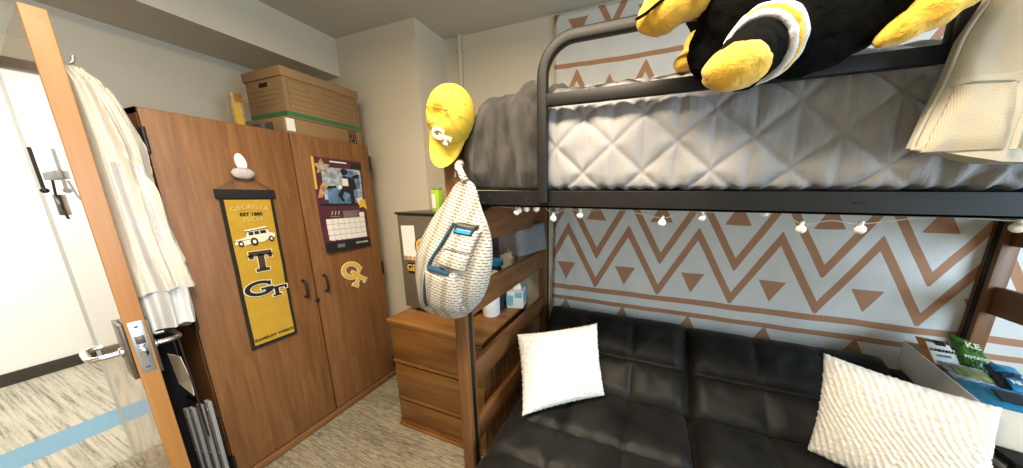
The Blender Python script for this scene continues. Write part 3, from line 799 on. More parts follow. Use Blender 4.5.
bm = bmesh.new(); tube(bm, [(-1.84, .432, .815), (-1.845, .432, .90), (-1.845, .432, .907)], .003, 6); tube(bm, [(-1.80, .434, .90), (-1.79, .436, .70), (-1.79, .438, .42)], .003, 6); obj('cord', bm, 'hardware', tgp)
rk = thing('folding_rack', 'folded grey metal rack of flat slats leaning between door and wardrobe', 'rack', (-1.85, .45, 0))
for i, (x, zt, y) in enumerate(((-1.745, .60, .452), (-1.815, .565, .447), (-1.885, .53, .442), (-1.945, .505, .44))):
    bm = bmesh.new(); box(bm, -.019, .019, -.006, .006, 0, zt, .002, mat4=Matrix.Translation((x-.03, y, .0)) @ Matrix.Rotation(.03, 4, 'Y'))
    s_ = obj('slat', bm, 'grey_plastic', rk)
    for z in (zt-.04, zt*.55):
        b2 = bmesh.new(); lathe(b2, [(.006, 0), (.005, .002), (.002, .003)], n=10, mat4=Matrix.Translation((x-.03+.03*z, y-.006, z)) @ Matrix.Rotation(PI/2, 4, 'X')); obj('rivet', b2, 'steel', s_)
bm = bmesh.new()
for z, y in ((.56, .462), (.50, .465), (.12, .462)): tube(bm, [(-2.0, y, z-.02), (-1.745, y, z)], .006, 8)
obj_each('crossbar', bm, 'black_metal', rk)
gap_ = thing('gap_shade_fill', 'limp black shape added to paint shade in the gap behind the door', 'bag', (-2.2, .455, 0))  # added black shape, stands in for the shade between door and wardrobe
rings = []
for i in range(15):
    t = i/14; z = .005+.86*t
    rings.append([V((-2.25+(.20-.03*t)*math.copysign(abs(math.cos(a))**.5, math.cos(a))+.01*N3(a*2, t*5, 1), .470+(.038-.014*t)*math.copysign(abs(math.sin(a))**.7, math.sin(a))+.006*N3(a*3, t*6, 4), z)) for a in [2*PI*k/40 for k in range(40)]])
bm = bmesh.new(); loft(bm, rings); obj('cloth_body', bm, 'black_cloth', gap_)
bm = bmesh.new(); tube(bm, smooth_path([(-2.36, .47, .85), (-2.31, .47, .96), (-2.18, .47, .96), (-2.13, .47, .85)], 6), .006, 8); obj('fill_loop', bm, 'black_cloth', gap_)

# ------------------------------------------------------------------ dresser
ds = thing('dresser', 'brown wooden three-drawer dresser between wardrobe and bed post', 'dresser', (-1.1, 1.35, 0))
DX0, DX1, DY0, DY1, DZ = -1.45, -.765, 1.09, 1.62, .75
bm = bmesh.new(); box(bm, DX0+.014, DX1-.014, DY0+.022, DY1-.01, .03, DZ-.03)
obj('carcass', bm, 'desk_wood', ds, smooth=False)
bm = bmesh.new()
for k in range(9): box(bm, DX1-.016, DX1-.004, DY0+.03+k*.054, DY0+.072+k*.054, .05, DZ-.06, .006)
obj('side_panelling', bm, 'bed_wood', ds)
bm = bmesh.new(); box(bm, DX0, DX1, DY0-.002, DY1, DZ-.026, DZ, .005); box(bm, DX0+.008, DX1-.008, DY0+.006, DY1-.005, DZ-.045, DZ-.026, .004); obj('top', bm, 'desk_top', ds)
for z0, z1 in ((.475, .70), (.215, .450), (.035, .190)):
    bm = bmesh.new(); box(bm, DX0+.016, DX1-.016, DY0+.008, DY0+.03, z0, z1, .004); box(bm, DX0+.014, DX1-.014, DY0, DY0+.03, z0-.012, z0+.006, .005)
    obj('drawer', bm, 'desk_wood', ds)
bm = bmesh.new(); box(bm, DX0+.006, DX1-.006, DY0-.004, DY1-.01, 0, .022, .004); obj('plinth', bm, 'desk_top', ds)

# ------------------------------------------------------------------ fridge on the dresser, with its stickers
FX0, FX1, FY0, FY1, FZ0, FZ1 = -1.425, -.955, 1.215, 1.60, DZ, 1.385
fg_ = thing('mini_fridge', 'taupe and black mini fridge standing on the dresser', 'fridge', (-1.2, 1.4, DZ))
bm = bmesh.new(); box(bm, FX0, FX1, FY0+.045, FY1, FZ0+.018, FZ1-.012, .006); obj('cabinet', bm, 'fridge_black', fg_)
bm = bmesh.new(); box(bm, FX0, FX1, FY0, FY0+.042, FZ0+.035, FZ1-.014, .006); obj('door', bm, 'fridge_body', fg_)
bm = bmesh.new(); box(bm, FX0-.008, FX1+.008, FY0-.008, FY1, FZ1-.014, FZ1, .004); obj('top_panel', bm, 'fridge_black', fg_)
for x in (FX0+.04, FX1-.04):
    for y in (FY0+.06, FY1-.05): obj('foot', lathe(bmesh.new(), [(.014, 0), (.014, .02)], (x, y, FZ0), 12), 'hardware', fg_)
ff = frame_mat((FX0, FY0, FZ0), (1, 0, 0), (0, 0, 1))
sh = thing('fridge_note', 'white paper sheet with coloured bottom edge stuck on the mini fridge', 'note', (-1.35, FY0, 1.1))
bm = bmesh.new(); polyg(bm, ff, [(.030, .345), (.135, .35), (.128, .56), (.028, .555)], .0015, .001); obj('sheet', bm, 'white_print', sh, smooth=False)
bm = bmesh.new()
for i, x in enumerate((.032, .065, .10)): quad(bm, ff, x, x+.03, .347, .370, .001, .0022)
obj_each('coloured_edge', bm, 'tan_print', sh, smooth=False)
st = tag(obj('lettering_sticker', (lambda b_: (quad(b_, ff, .055, .29, .262, .330, .0015, .001), b_)[1])(bmesh.new()), 'black_print', smooth=False), 'black sticker with gold capital letters low on the mini fridge', 'sticker')
obj('lettering', text_bm('GEORGIA', .058, ff @ Matrix.Translation((.172, .296, .003)), .0005, bold=.001), 'gold_print', st, smooth=False)
ms = thing('round_sticker', 'round navy sticker with gold ring half hidden by the rope bag', 'sticker', (-1.24, FY0, 1.17))
bm = bmesh.new(); polyg(bm, ff, [(.185+.062*math.cos(k*PI/16), .435+.062*math.sin(k*PI/16)) for k in range(32)], .0015, .001); obj('disc', bm, 'bottle_blue', ms, smooth=False)
bm = bmesh.new(); stroke(bm, [(.185+.045*math.cos(k*PI/16), .435+.045*math.sin(k*PI/16)) for k in range(33)], .016, ff, .0026, .0036); obj('ring', bm, 'gold_print', ms, smooth=False)
gb = thing('drink_carton', 'small lime green carton standing on the mini fridge', 'carton', (-1.19, 1.32, FZ1))
bm = bmesh.new(); box(bm, -1.222, -1.168, 1.29, 1.34, FZ1+.001, 1.515, .004); obj('carton_body', bm, 'lime_print', gb)
obj('carton_label', nbox(-1.216, -1.190, 1.2885, 1.2898, 1.41, 1.49), 'white_print', gb, smooth=False)
obj('carton_top', nbox(-1.216, -1.174, 1.296, 1.334, 1.515, 1.528, bev=.004), 'leaf_print', gb)
kb = thing('black_pouch', 'small black pouch on the mini fridge beside the bed post', 'pouch', (-1.09, 1.36, FZ1))
bm = bmesh.new(); ball(bm, (-1.08, 1.36, FZ1+.075), (.075, .06, .073), seg=24)
for v in bm.verts: v.co += V((N3(v.co.x*25, v.co.y*25, v.co.z*25)*.012,)*3); v.co.z = max(v.co.z, FZ1+.001)
obj('pouch_body', bm, 'black_cloth', kb); bm = bmesh.new(); tube(bm, smooth_path([(-1.12, 1.34, 1.50), (-1.10, 1.33, 1.56), (-1.05, 1.33, 1.55), (-1.04, 1.34, 1.49)], 5), .005, 8); obj('pouch_loop', bm, 'hardware', kb)

# ------------------------------------------------------------------ bed: one bolted frame
YB = .87; BX0, BX1 = -.742, 1.535
bd = thing('loft_bed', 'raised twin bed with brown wooden ends and black metal side rails', 'bed', (.4, 1.34, 0))
def post(x0, x1, y0, y1, zt, sgn):
    bm = bmesh.new(); box(bm, x0, x1, y0, y1, 0, zt, .004); p = obj('post', bm, 'bed_wood', bd)
    xs = x1 if sgn > 0 else x0
    b2 = bmesh.new(); box(b2, min(xs, xs+sgn*.003), max(xs, xs+sgn*.003), (y0+y1)/2-.010, (y0+y1)/2+.010, .05, 1.45); q = obj('slot_strip', b2, 'black_metal', p, smooth=False)
for x0, x1, s in ((BX0, -.684, 1), (1.477, BX1, -1)):
    post(x0, x1, .858, .915, 1.70, s); post(x0+.012*s, x1+.012*s, 1.772, 1.829, 1.70, s)
    xa, xb = (-.728, -.698) if s > 0 else (1.491, 1.521)
    for z0, z1 in ((1.285, 1.44), (.972, 1.098), (.625, .742), (.315, .435)):
        obj('end_rail', nbox(xa+.005*s, xb+.005*s, .912, 1.776, z0, z1, bev=.005), 'bed_wood_y', bd)
bm = bmesh.new(); box(bm, -.70, 1.50, YB, YB+.006, 1.452, 1.508, .001); box(bm, -.682, 1.476, YB, YB+.045, 1.452, 1.458)
sr_ = obj('side_rail', bm, 'black_metal', bd, smooth=False)
bm = bmesh.new(); box(bm, -.70, 1.50, 1.80, 1.806, 1.452, 1.508, .001); box(bm, -.682, 1.476, 1.762, 1.806, 1.452, 1.458)
obj('side_rail', bm, 'black_metal', bd, smooth=False)
bm = bmesh.new(); xs_ = [(-.64, 1.478), (-.58, 1.465), (-.55, 1.49), (-.40, 1.48), (.475, 1.482), (1.2, 1.48)]
for x, z in xs_: lathe(bm, [(.0075, 0), (.0075, .002)], n=14, mat4=Matrix.Translation((x, YB+.0006, z)) @ Matrix.Rotation(PI/2, 4, 'X') @ Matrix.Diagonal((1.6 if x > 0 else 1, .55 if x > 0 else .9, 1, 1)))
obj_each('bolt_hole', bm, 'hole', sr_, smooth=False)
bm = bmesh.new(); prism(bm, [(-.684, 1.452), (-.55, 1.452), (-.684, 1.36)], lambda a, b_: V((a, YB+.008, b_)), lambda a, b_: V((a, YB+.012, b_))); obj('gusset', bm, 'black_metal', bd, smooth=False)
bm = bmesh.new(); box(bm, -.682, 1.475, .885, 1.795, 1.458, 1.476); obj('mattress_deck', bm, 'bin_grey', bd, smooth=False)
# guard rail (bent tube) outside the side rail
def bar_rect(bm, pts, w, d):
    """rounded rectangular bar, w in the bend plane, d along Y"""
    n = len(pts); rings = []
    for i, p in enumerate(pts):
        t = (V(pts[min(i+1, n-1)])-V(pts[max(i-1, 0)])).normalized(); nn = V((-t.z, 0, t.x))
        rr = []
        for k in range(16):
            a = 2*PI*k/16; ca_, sa_ = math.cos(a), math.sin(a)
            rr.append(V(p)+nn*(w/2*math.copysign(abs(ca_)**.45, ca_))+V((0, 1, 0))*(d/2*math.copysign(abs(sa_)**.45, sa_)))
        rings.append(rr)
    loft(bm, rings)
GY = .857; GL, GR, GT = -.338, .556, 1.948
pts = [(GL, GY, 1.470), (GL, GY, 1.70), (GL, GY, GT-.10)]
pts += [(GL+.10-.10*math.cos(a), GY, GT-.10+.10*math.sin(a)) for a in [k*PI/16 for k in range(1, 8)]]
pts += [(GL+.10, GY, GT), (.1, GY, GT), (GR-.10, GY, GT)]
pts += [(GR-.10+.10*math.sin(a), GY, GT-.10+.10*math.cos(a)) for a in [k*PI/16 for k in range(1, 8)]]
pts += [(GR, GY, GT-.10), (GR, GY, 1.85), (GR, GY, 1.768)]
bm = bmesh.new(); bar_rect(bm, pts, .034, .024); gr_ = obj('guard_rail', bm, 'black_metal', bd)
bm = bmesh.new(); box(bm, GL+.014, GR-.014, GY-.010, GY+.010, 1.765, 1.800, .003); obj('guard_crossbar', bm, 'black_metal', bd)

# ------------------------------------------------------------------ comforter and fleece throw
PROF = [(.915, 1.510), (.893, 1.520), (.886, 1.56), (.884, 1.62), (.887, 1.70), (.897, 1.765), (.925, 1.815), (.98, 1.853), (1.10, 1.888), (1.35, 1.90), (1.60, 1.89), (1.72, 1.85), (1.755, 1.76), (1.758, 1.60), (1.745, 1.510)]
def resample(prof, n):
    P_ = smooth_path([(0, y, z) for y, z in prof], 10); L_ = [0]
    for a, b_ in zip(P_, P_[1:]): L_.append(L_[-1]+(b_-a).length)
    out = []; j = 0
    for i in range(n+1):
        s_ = L_[-1]*i/n
        while j < len(L_)-2 and L_[j+1] < s_: j += 1
        f = (s_-L_[j])/max(1e-9, L_[j+1]-L_[j]); out.append((P_[j].lerp(P_[j+1], f), s_))
    return out
RS = resample(PROF, 210)
def quilt_h(x, s_):
    zz = s_+1.510-.028
    u = (x+.213)/.183; v = (zz-1.553)/.167
    d = 9
    for q, k in ((u+v, .123), (u-v, .123), (u*2, .0915)):
        f = q-round(q); d = min(d, abs(f)*k+(.006 if k < .1 else 0))
    wr_ = N3(x*32, s_*9, 1.3)*.34+N3(x*11, s_*15, 7)*.36
    ed = min(1, s_/.06)
    pk_ = max(0, .06-s_)/.06
    rightw = max(0, min(1, (x-.52)/.2))
    return (.0095*(1-math.exp(-(d/.007)))+.004*min(1, d/.03)+.013*wr_)*(.3+.7*ed)+pk_*.004*math.sin(x*140)+rightw*.009*math.sin(x*95-s_*34)*max(0, 1-abs(s_-.12)/.2) - .010
def ground(tab, n):
    nr = []
    for i in range(len(tab)):
        a = tab[max(i-1, 0)][0]; b_ = tab[min(i+1, len(tab)-1)][0]; t = (b_-a).normalized(); nr.append(V((0, -t.z, t.y)))
    return nr
NR = ground(RS, 0)
cx0, cx1, nx = -.364, 1.46, 470
grid = []
for i in range(nx+1):
    x = cx0+(cx1-cx0)*i/nx
    e = min(1, (cx1-x)/.05); e = math.sqrt(max(0, 1-(1-e)**2)); e0 = min(1, (x-cx0)/.04); e0 = math.sqrt(max(0, 1-(1-e0)**2)); e *= e0
    ring = []
    for (p, s_), n_ in zip(RS, NR):
        q = V((x, p.y, p.z)) + n_*quilt_h(x, s_)
        c = V((x, 1.32, 1.52)); q = c + (q-c)*(.9+.1*e); q.z = max(q.z, 1.482)
        ring.append(q)
    grid.append(ring)
bm = bmesh.new(); loft(bm, grid)
tag(obj('comforter', bm, 'quilt', angle=180), 'grey quilted comforter with stitched triangles covering the upper bed', 'comforter')
# fleece throw over the left end
grid = []; nx = 60
for i in range(nx+1):
    t = i/nx; ring = []
    for (p, s_), n_ in zip(RS, NR):
        xr = -.352
        xl = -.672 if p.z < 1.715 else -.672-.06*min(1, (p.z-1.715)/.04)
        if p.y > 1.70: xl = -.672
        w = 1-t
        a = w*PI/2*1.0
        # rounded left end: last part of the parameter curls in towards the bed's middle
        x = xr+(xl-xr)*math.sin(min(1, w/.75)*PI/2) if w < .75 else xl
        e = 1 if w < .45 else math.cos((w-.45)/.55*PI/2)**.5
        fold = .013*math.sin(x*44+s_*5+2.5*N3(x*7, s_*5, 2))+.012*N3(x*18, s_*8, 5)+.006*N3(x*50, s_*14, 9)
        off = (.022+fold)*(.25+.75*min(1, s_/.08))
        q = V((x, p.y, p.z)) + n_*off
        c = V((x, 1.30, 1.60)); k = .72+.28*e
        q = c+(q-c)*k if w >= .45 else q
        q.z = max(q.z, 1.512 if p.y < 1.0 else 1.515)
        q.y = min(q.y, 1.80)
        if q.z > 1.62: q.z -= .095*max(0, min(1, (-.43-q.x)/.28))**1.6*min(1, (q.z-1.62)/.15)
        if q.z < 1.715: q.x = max(q.x, -.676)
        ring.append(q)
    grid.append(ring)
bm = bmesh.new(); loft(bm, grid[::-1])
tag(obj('throw_blanket', bm, 'throw_fleece', angle=180), 'dark grey fleece throw bunched over the left end of the upper bed', 'blanket')

# ------------------------------------------------------------------ tapestry
bm = bmesh.new(); nxg, nzg = 120, 100; top, bot = [], []
for i in range(nxg+1):
    x = -.638+2.40*i/nxg; r_, q_ = [], []
    for j in range(nzg+1):
        z = .56+(2.588-.56)*j/nzg
        lowr = max(0, 1-(z-.56)/.35); edge = max(0, 1-(x+.638)/.3)
        o_ = .004+.004*math.sin(x*21+z*3)*lowr+.006*edge*(1+math.sin((x*2+z)*26))*.5+.003*N3(x*3, z*2, 0)+.003
        xx = x + (.006*math.sin(z*7) if i == 0 else 0)
        r_.append(V((xx, YT-o_-.003, z))); q_.append(V((xx, YT-o_+.0005-.001, z)))
    top.append(r_); bot.append(q_)
grid_closed(bm, top, bot)
tag(obj('tapestry', bm, 'tapestry_print', angle=180), 'white cloth tapestry with brown zigzags and triangles hung on wall behind bed', 'tapestry')

# ------------------------------------------------------------------ string lights
sl = thing('string_lights', 'string of small white globe lights hanging under the bed side rail', 'string lights', (0, .9, 1.40))
BL = [(-.455, 1.432), (-.445, 1.440), (-.415, 1.445), (-.377, 1.446), (-.313, 1.414), (-.218, 1.429), (.04, 1.414), (.145, 1.434), (.295, 1.452), (.38, 1.411), (.497, 1.416), (.752, 1.433)]
path = [V((-.66, .905, 1.45))]
for (x, z) in BL: path += [V((x, .893, z+.014))]
full = []
for a, b_ in zip(path, path[1:]):
    full.append(a); m_ = (a+b_)/2; m_.z = max(a.z, b_.z)+.006 if (b_.x-a.x) > .06 else m_.z; m_.z = min(m_.z, 1.452); full.append(m_)
full.append(path[-1]); full += [V((.95, .893, 1.45)), V((1.2, .893, 1.44))]
bm = bmesh.new(); tube(bm, smooth_path(full, 5), .0014, 6); obj('wire', bm, 'wire_white', sl)
gb0 = None
for x, z in BL:
    if gb0 is None:
        bm = bmesh.new(); t = Matrix.Translation((0, 0, 0))
        ball(bm, (x, .893, z), .0115, seg=18); lathe(bm, [(.005, 0), (.005, .012), (.003, .014)], (x, .893, z+.008), 10)
        gb0 = obj('bulb', bm, 'bulb_white', sl); gx, gz = x, z
    else:
        c = gb0.copy(); COL.objects.link(c); c.parent = sl; c.location = (x-gx, 0, z-gz)

# ------------------------------------------------------------------ futon
fu = thing('futon', 'black tufted split-back futon under the raised bed', 'futon', (.29, 1.1, 0))
def slab(name, O, U, Vv, Nn, lu, lv, T, cols, rows, r, nu=90, nv=60, seed=0):
    O, U, Vv, Nn = V(O), V(U).normalized(), V(Vv).normalized(), V(Nn).normalized()
    top, bot = [], []
    def edge(d, r_): d = max(0, min(1, d/r_)); return math.sqrt(max(0, 1-(1-d)**2))
    for i in range(nu+1):
        a = .5-.5*math.cos(PI*i/nu); a = .35*a+.65*i/nu; A_, B_ = [], []
        for j in range(nv+1):
            b_ = .5-.5*math.cos(PI*j/nv); b_ = .35*b_+.65*j/nv
            u, v = a*lu, b_*lv
            h = min(edge(u, r), edge(lu-u, r), 1)*min(edge(v, r), edge(lv-v, r))
            s_ = 0
            for c in cols: s_ = max(s_, math.exp(-abs(u-c)/.022))
            s2 = 0
            for c in rows: s2 = max(s2, math.exp(-abs(v-c)/.022))
            dep = max(s_*.6, s2, s_*s2*1.35)
            wob = .006*N3(u*7+seed, v*7, 3)+.004*N3(u*16+seed, v*16, 9)
            wr_ = 0
            for c in rows: wr_ += .006*math.sin(u*48+6*N3(u*5+seed, v*5, 1))*math.exp(-abs(v-c)/.06)*(.4+.6*abs(N3(u*4+seed, v*3, 6))*2)
            A_.append(O+U*u+Vv*v+Nn*(T*h*(1-.42*dep)+(wob+wr_)*h))
            B_.append(O+U*u+Vv*v-Nn*(T*h*.92))
        top.append(A_); bot.append(B_)
    bm = bmesh.new(); grid_closed(bm, top, bot)
    return obj(name, bm, 'futon_velvet', fu, angle=180)
S_ = .30
slab('seat', (-.61, .60, .335), (1, 0, 0), (0, 1, 0), (0, 0, 1), .872, .765, .088, (.28, .575), (.24, .435), .075, seed=1)
slab('seat', (.268, .60, .335), (1, 0, 0), (0, 1, 0), (0, 0, 1), .905, .765, .088, (.33, .62), (.24, .435), .075, seed=5)
bt = V((0, .765, .644)); bn_ = V((0, -.644, .765))
slab('backrest', (-.61, 1.355, .345), (1, 0, 0), bt, bn_, .872, .53, .088, (.28, .575), (.245,), .085, seed=9)
slab('backrest', (.268, 1.355, .335), (1, 0, 0), bt, bn_, .905, .53, .088, (.33, .62), (.245,), .085, seed=13)
bm = bmesh.new(); box(bm, -.58, 1.15, .66, .70, .19, .235); box(bm, -.58, 1.15, 1.26, 1.30, .19, .235)
for x in (-.58, -.1, .27, .7, 1.11): box(bm, x, x+.04, .66, 1.30, .19, .235)
obj('seat_frame', bm, 'black_metal', fu, smooth=False)
for x in (-.56, 1.13):
    for y in (.68, 1.28): obj('leg', lathe(bmesh.new(), [(.014, 0), (.020, .19)], (x, y, 0), 14), 'black_metal', fu)
bm = bmesh.new()
for x in (-.5, .2, .34, 1.06): box(bm, x-.018, x+.018, 0, .50, -.115, -.085, mat4=frame_mat((0, 1.355, .34), (1, 0, 0), bt))
obj('back_frame', bm, 'black_metal', fu, smooth=False)

def pillow_bm(c4, T, n=56, ridge=0, ang=0, fuzz=.003, pinch=.06, seed=0, bow=0):
    """c4: BL, BR, TR, TL corners"""
    BL_, BR_, TR_, TL_ = [V(c) for c in c4]
    nn = ((BR_-BL_).cross(TL_-BL_)).normalized()
    top, bot = [], []
    for i in range(n+1):
        u = i/n; A_, B_ = [], []
        for j in range(n+1):
            v = j/n; a, b_ = 2*u-1, 2*v-1
            uu = .5+.5*a*(1-pinch*(1-b_*b_)); vv = .5+.5*b_*(1-pinch*(1-a*a))
            p = BL_*(1-uu)*(1-vv)+BR_*uu*(1-vv)+TR_*uu*vv+TL_*(1-uu)*vv
            h = T*(max(0, 1-abs(a)**3.2)*max(0, 1-abs(b_)**3.2))**.55
            q = a*math.cos(ang)+b_*math.sin(ang)
            rg = ridge*math.sin(q*70+3*math.sin(b_*5))*min(1, h/T*3)
            fz = fuzz*N3(u*30+seed, v*30, 2)+fuzz*N3(u*60+seed, v*60, 5)
            rim = (1-min(1, h/(T*.35)))
            ed = nn*0 + (V((0, 0, 0)))
            A_.append(p+nn*(h+rg+fz)+ (p-(BL_+BR_+TR_+TL_)/4).normalized()*fuzz*1.6*rim*N3(u*44+seed, v*44, 8))
            B_.append(A_[-1]-nn*(2*h*.9+rg+2*fz*0+.0))
        top.append(A_); bot.append(B_)
    bm = bmesh.new(); grid_closed(bm, top, bot); return bm
def lift(c4, d): return [V(c)+V(d) for c in c4]
p1 = [(-.505, 1.01, .440), (-.150, 1.275, .450), (-.222, 1.375, .805), (-.635, 1.225, .735)]
tag(obj('throw_pillow', pillow_bm(p1, .058, 90, .0, 0, .005, .05, 3), 'pillow_fur', angle=180), 'square white fluffy pillow leaning at the left end of the futon', 'pillow', 'white fluffy pillows on the futon')
p2 = [(.70, 1.265, .445), (1.075, 1.07, .45), (1.135, 1.225, .82), (.715, 1.325, .865)]
tag(obj('throw_pillow', pillow_bm(p2, .075, 110, .0035, .5, .004, .06, 11), 'pillow_fur', angle=180), 'white ribbed fluffy pillow at the right end of the futon beside snack box', 'pillow', 'white fluffy pillows on the futon')

# ------------------------------------------------------------------ things behind the end rails, on the dresser
pr = thing('paper_roll', 'white paper towel roll standing on the dresser behind bed rails', 'paper roll', (-.885, 1.34, DZ))
bm = bmesh.new(); prof = [(.018, .002), (.050, .002), (.053, .006), (.053, .272), (.050, .276), (.018, .276)]; lathe(bm, prof, (-.885, 1.365, DZ), 32); obj('paper_sheets', bm, 'paper_white', pr)
bm = bmesh.new(); lathe(bm, [(.0175, .001), (.0175, .278)], (-.885, 1.365, DZ), 20); obj('core', bm, 'cardboard', pr)
bt_ = thing('water_bottle', 'dark bottle with a blue cap standing behind the bed rails', 'bottle', (-.862, 1.455, DZ))
lathe_b = lathe(bmesh.new(), [(.030, .001), (.033, .006), (.033, .25), (.020, .285), (.020, .30)], (-.886, 1.458, DZ), 24); obj('bottle_body', lathe_b, 'navy_foil', bt_)
obj('cap', lathe(bmesh.new(), [(.034, .298), (.036, .302), (.036, .335), (.030, .342)], (-.886, 1.458, DZ), 24), 'blue_foil', bt_)
tb = thing('tissue_box', 'pale blue and white tissue box with a raised tissue on the dresser', 'tissue box', (-.81, 1.53, DZ))
mt = Matrix.Translation((-.802, 1.548, DZ)) @ Matrix.Rotation(.25, 4, 'Z')
bm = bmesh.new(); box(bm, -.055, .055, -.055, .055, .001, .118, .003, mat4=mt); obj('carton', bm, 'white_print', tb)
bm = bmesh.new(); box(bm, -.0558, -.01, -.0558, -.052, .02, .09, mat4=mt); box(bm, .052, .0558, -.04, .052, .03, .11, mat4=mt); box(bm, .0, .05, -.0558, -.054, .075, .112, mat4=mt); obj('carton_print', bm, 'tissue_blue', tb, smooth=False)
rings = []
for i in range(9):
    t = i/8; rings.append([mt @ V(((.030-.012*t+.006*math.sin(3*a+i))*math.cos(a)+.006*t, (.014+.010*math.sin(2*a+1)*t)*math.sin(a), .117+.088*t+.012*math.sin(a*2)*t)) for a in [2*PI*k/24 for k in range(24)]])
obj('tissue', loft(bmesh.new(), rings), 'paper_white', tb)
rings = []
for z, k in ((.001, .8), (.01, .84), (.305, 1), (.318, 1.06), (.325, 1.04), (.32, .96), (.02, .80)):
    rings.append([V((-.897+.052*k*math.copysign(abs(math.cos(a))**.5, math.cos(a)), 1.585+.055*k*math.copysign(abs(math.sin(a))**.5, math.sin(a))+.05, DZ+z)) for a in [2*PI*j/36 for j in range(36)]])
tag(obj('storage_tub', loft(bmesh.new(), rings), 'bin_cream'), 'cream storage tub on the dresser below the slumped grey fabric bin', 'tub')
# grey fabric bin wedged askew between the two upper end rails
gbn = thing('fabric_bin', 'grey fabric bin wedged askew between the upper rails of the bed end', 'bin', (-.74, 1.56, 1.105))
O_ = V((-.752, 1.485, 1.102)); U_ = V((.150, .115, .045)); Wd = V((-.150, .12, .02)); Hh = V((-.022, .012, .165))
def hexa(O_, U_, Wd, Hh):
    bm = bmesh.new(); vs = [bm.verts.new(O_+U_*a+Wd*b_+Hh*c) for a in (0, 1) for b_ in (0, 1) for c in (0, 1)]
    for f in ((0, 1, 3, 2), (4, 6, 7, 5), (0, 4, 5, 1), (2, 3, 7, 6), (0, 2, 6, 4), (1, 5, 7, 3)): bm.faces.new([vs[i] for i in f])
    bmesh.ops.bevel(bm, geom=bm.edges[:], offset=.006, segments=2, affect='EDGES'); return bm
obj('bin_body', hexa(O_, U_, Wd, Hh), 'bin_grey', gbn)
obj('rim', hexa(O_+Hh*.93-U_*.012-Wd*.012, U_*1.024, Wd*1.024, Hh*.10), 'bin_grey', gbn)

# ------------------------------------------------------------------ sling bag on the near post
OUT = [(-.605, 1.551), (-.566, 1.526), (-.544, 1.449), (-.514, 1.371), (-.507, 1.301), (-.517, 1.216), (-.553, 1.121), (-.624, 1.044), (-.682, 1.018), (-.77, 1.020), (-.827, 1.041), (-.843, 1.108), (-.847, 1.206), (-.823, 1.302), (-.765, 1.396), (-.696, 1.469), (-.648, 1.527)]
cen = (-.675, 1.215); KB = .985; 
def outR(a):
    best = 0; d = (math.cos(a), math.sin(a)); n = len(SO)
    for i in range(n):
        x1, y1 = SO[i][0]-cen[0], SO[i][1]-cen[1]; x2, y2 = SO[(i+1) % n][0]-cen[0], SO[(i+1) % n][1]-cen[1]
        ex, ey = x2-x1, y2-y1; den = d[0]*ey-d[1]*ex
        if abs(den) < 1e-12: continue
        t = (x1*ey-y1*ex)/den; u = (x1*d[1]-y1*d[0])/den
        if t > 0 and -1e-6 <= u <= 1+1e-6: best = max(best, t)
    return best
SO = [(p.x, p.z) for p in smooth_path([V((x, 0, z)) for x, z in OUT+OUT[:1]], 5)[:-1]]
YBK = .800
def bag_depth(x, z):
    dx, dz = x-cen[0], z-cen[1]; r_ = math.hypot(dx, dz)
    k = r_/max(1e-6, outR(math.atan2(dz, dx))); k = min(1, k)
    thick = .085*min(1, max(.25, (1.58-z)/.30))
    return thick*max(0, 1-k**2.4)**.55
sg = thing('sling_bag', 'teardrop sling bag in cream and grey rope weave hung on the bed post', 'bag', (-.68, .79, 1.0))
nr_, na = 20, 96; fr_, bk_ = [], []
bm = bmesh.new()
cf = bm.verts.new((cen[0], YBK-bag_depth(*cen), cen[1])); cb_ = bm.verts.new((cen[0], .85, cen[1]))
FR, BK = [], []
for i in range(1, nr_+1):
    k = i/nr_; k = math.sin(k*PI/2); A_, B_ = [], []
    for j in range(na):
        a = 2*PI*j/na; R_ = outR(a); x, z = cen[0]+R_*k*math.cos(a), cen[1]+R_*k*math.sin(a)
        d = bag_depth(x, z)
        w = .006*math.sin(9*x*6-z*20)*(1-k)+.005*N3(x*14, z*14, 2)*(1-k**3)
        A_.append(bm.verts.new((x, YBK-d+w, z))); 
        if i < nr_: B_.append(bm.verts.new((x, min(.852, YBK+.052*max(0, 1-k**3)**.6), z)))
    FR.append(A_); BK.append(B_)
BK[-1] = FR[-1]
for j in range(na):
    j2 = (j+1) % na
    bm.faces.new((cf, FR[0][j], FR[0][j2])); bm.faces.new((cb_, BK[0][j2], BK[0][j]))
    for i in range(nr_-1):
        bm.faces.new((FR[i][j], FR[i+1][j], FR[i+1][j2], FR[i][j2])); bm.faces.new((BK[i][j], BK[i][j2], BK[i+1][j2], BK[i+1][j]))
cb_.co.y = .852
obj('cloth_body', bm, 'rope_weave', sg)
def bag_patch(poly, off, th, n=14):
    """quad patch (4 corners in x,z) lying on the bag front"""
    a, b_, c, d = [V((p[0], 0, p[1])) for p in poly]; top, bot = [], []
    for i in range(n+1):
        r_, q_ = [], []
        for j in range(n+1):
            u, v = i/n, j/n; p = a*(1-u)*(1-v)+b_*u*(1-v)+c*u*v+d*(1-u)*v
            y = YBK-bag_depth(p.x, p.z)
            e = min(1, 8*min(u, 1-u, v, 1-v))
            r_.append(V((p.x, y-off-th*(.4+.6*e), p.z))); q_.append(V((p.x, y+.004, p.z)))
        top.append(r_); bot.append(q_)
    return grid_closed(bmesh.new(), top, bot)
obj('pocket', bag_patch([(-.722, 1.243), (-.60, 1.232), (-.605, 1.06), (-.735, 1.085)][::-1], .004, .016), 'rope_weave', sg)
obj('pocket', bag_patch([(-.640, 1.318), (-.545, 1.300), (-.572, 1.235), (-.665, 1.262)][::-1], .004, .014), 'rope_weave', sg)
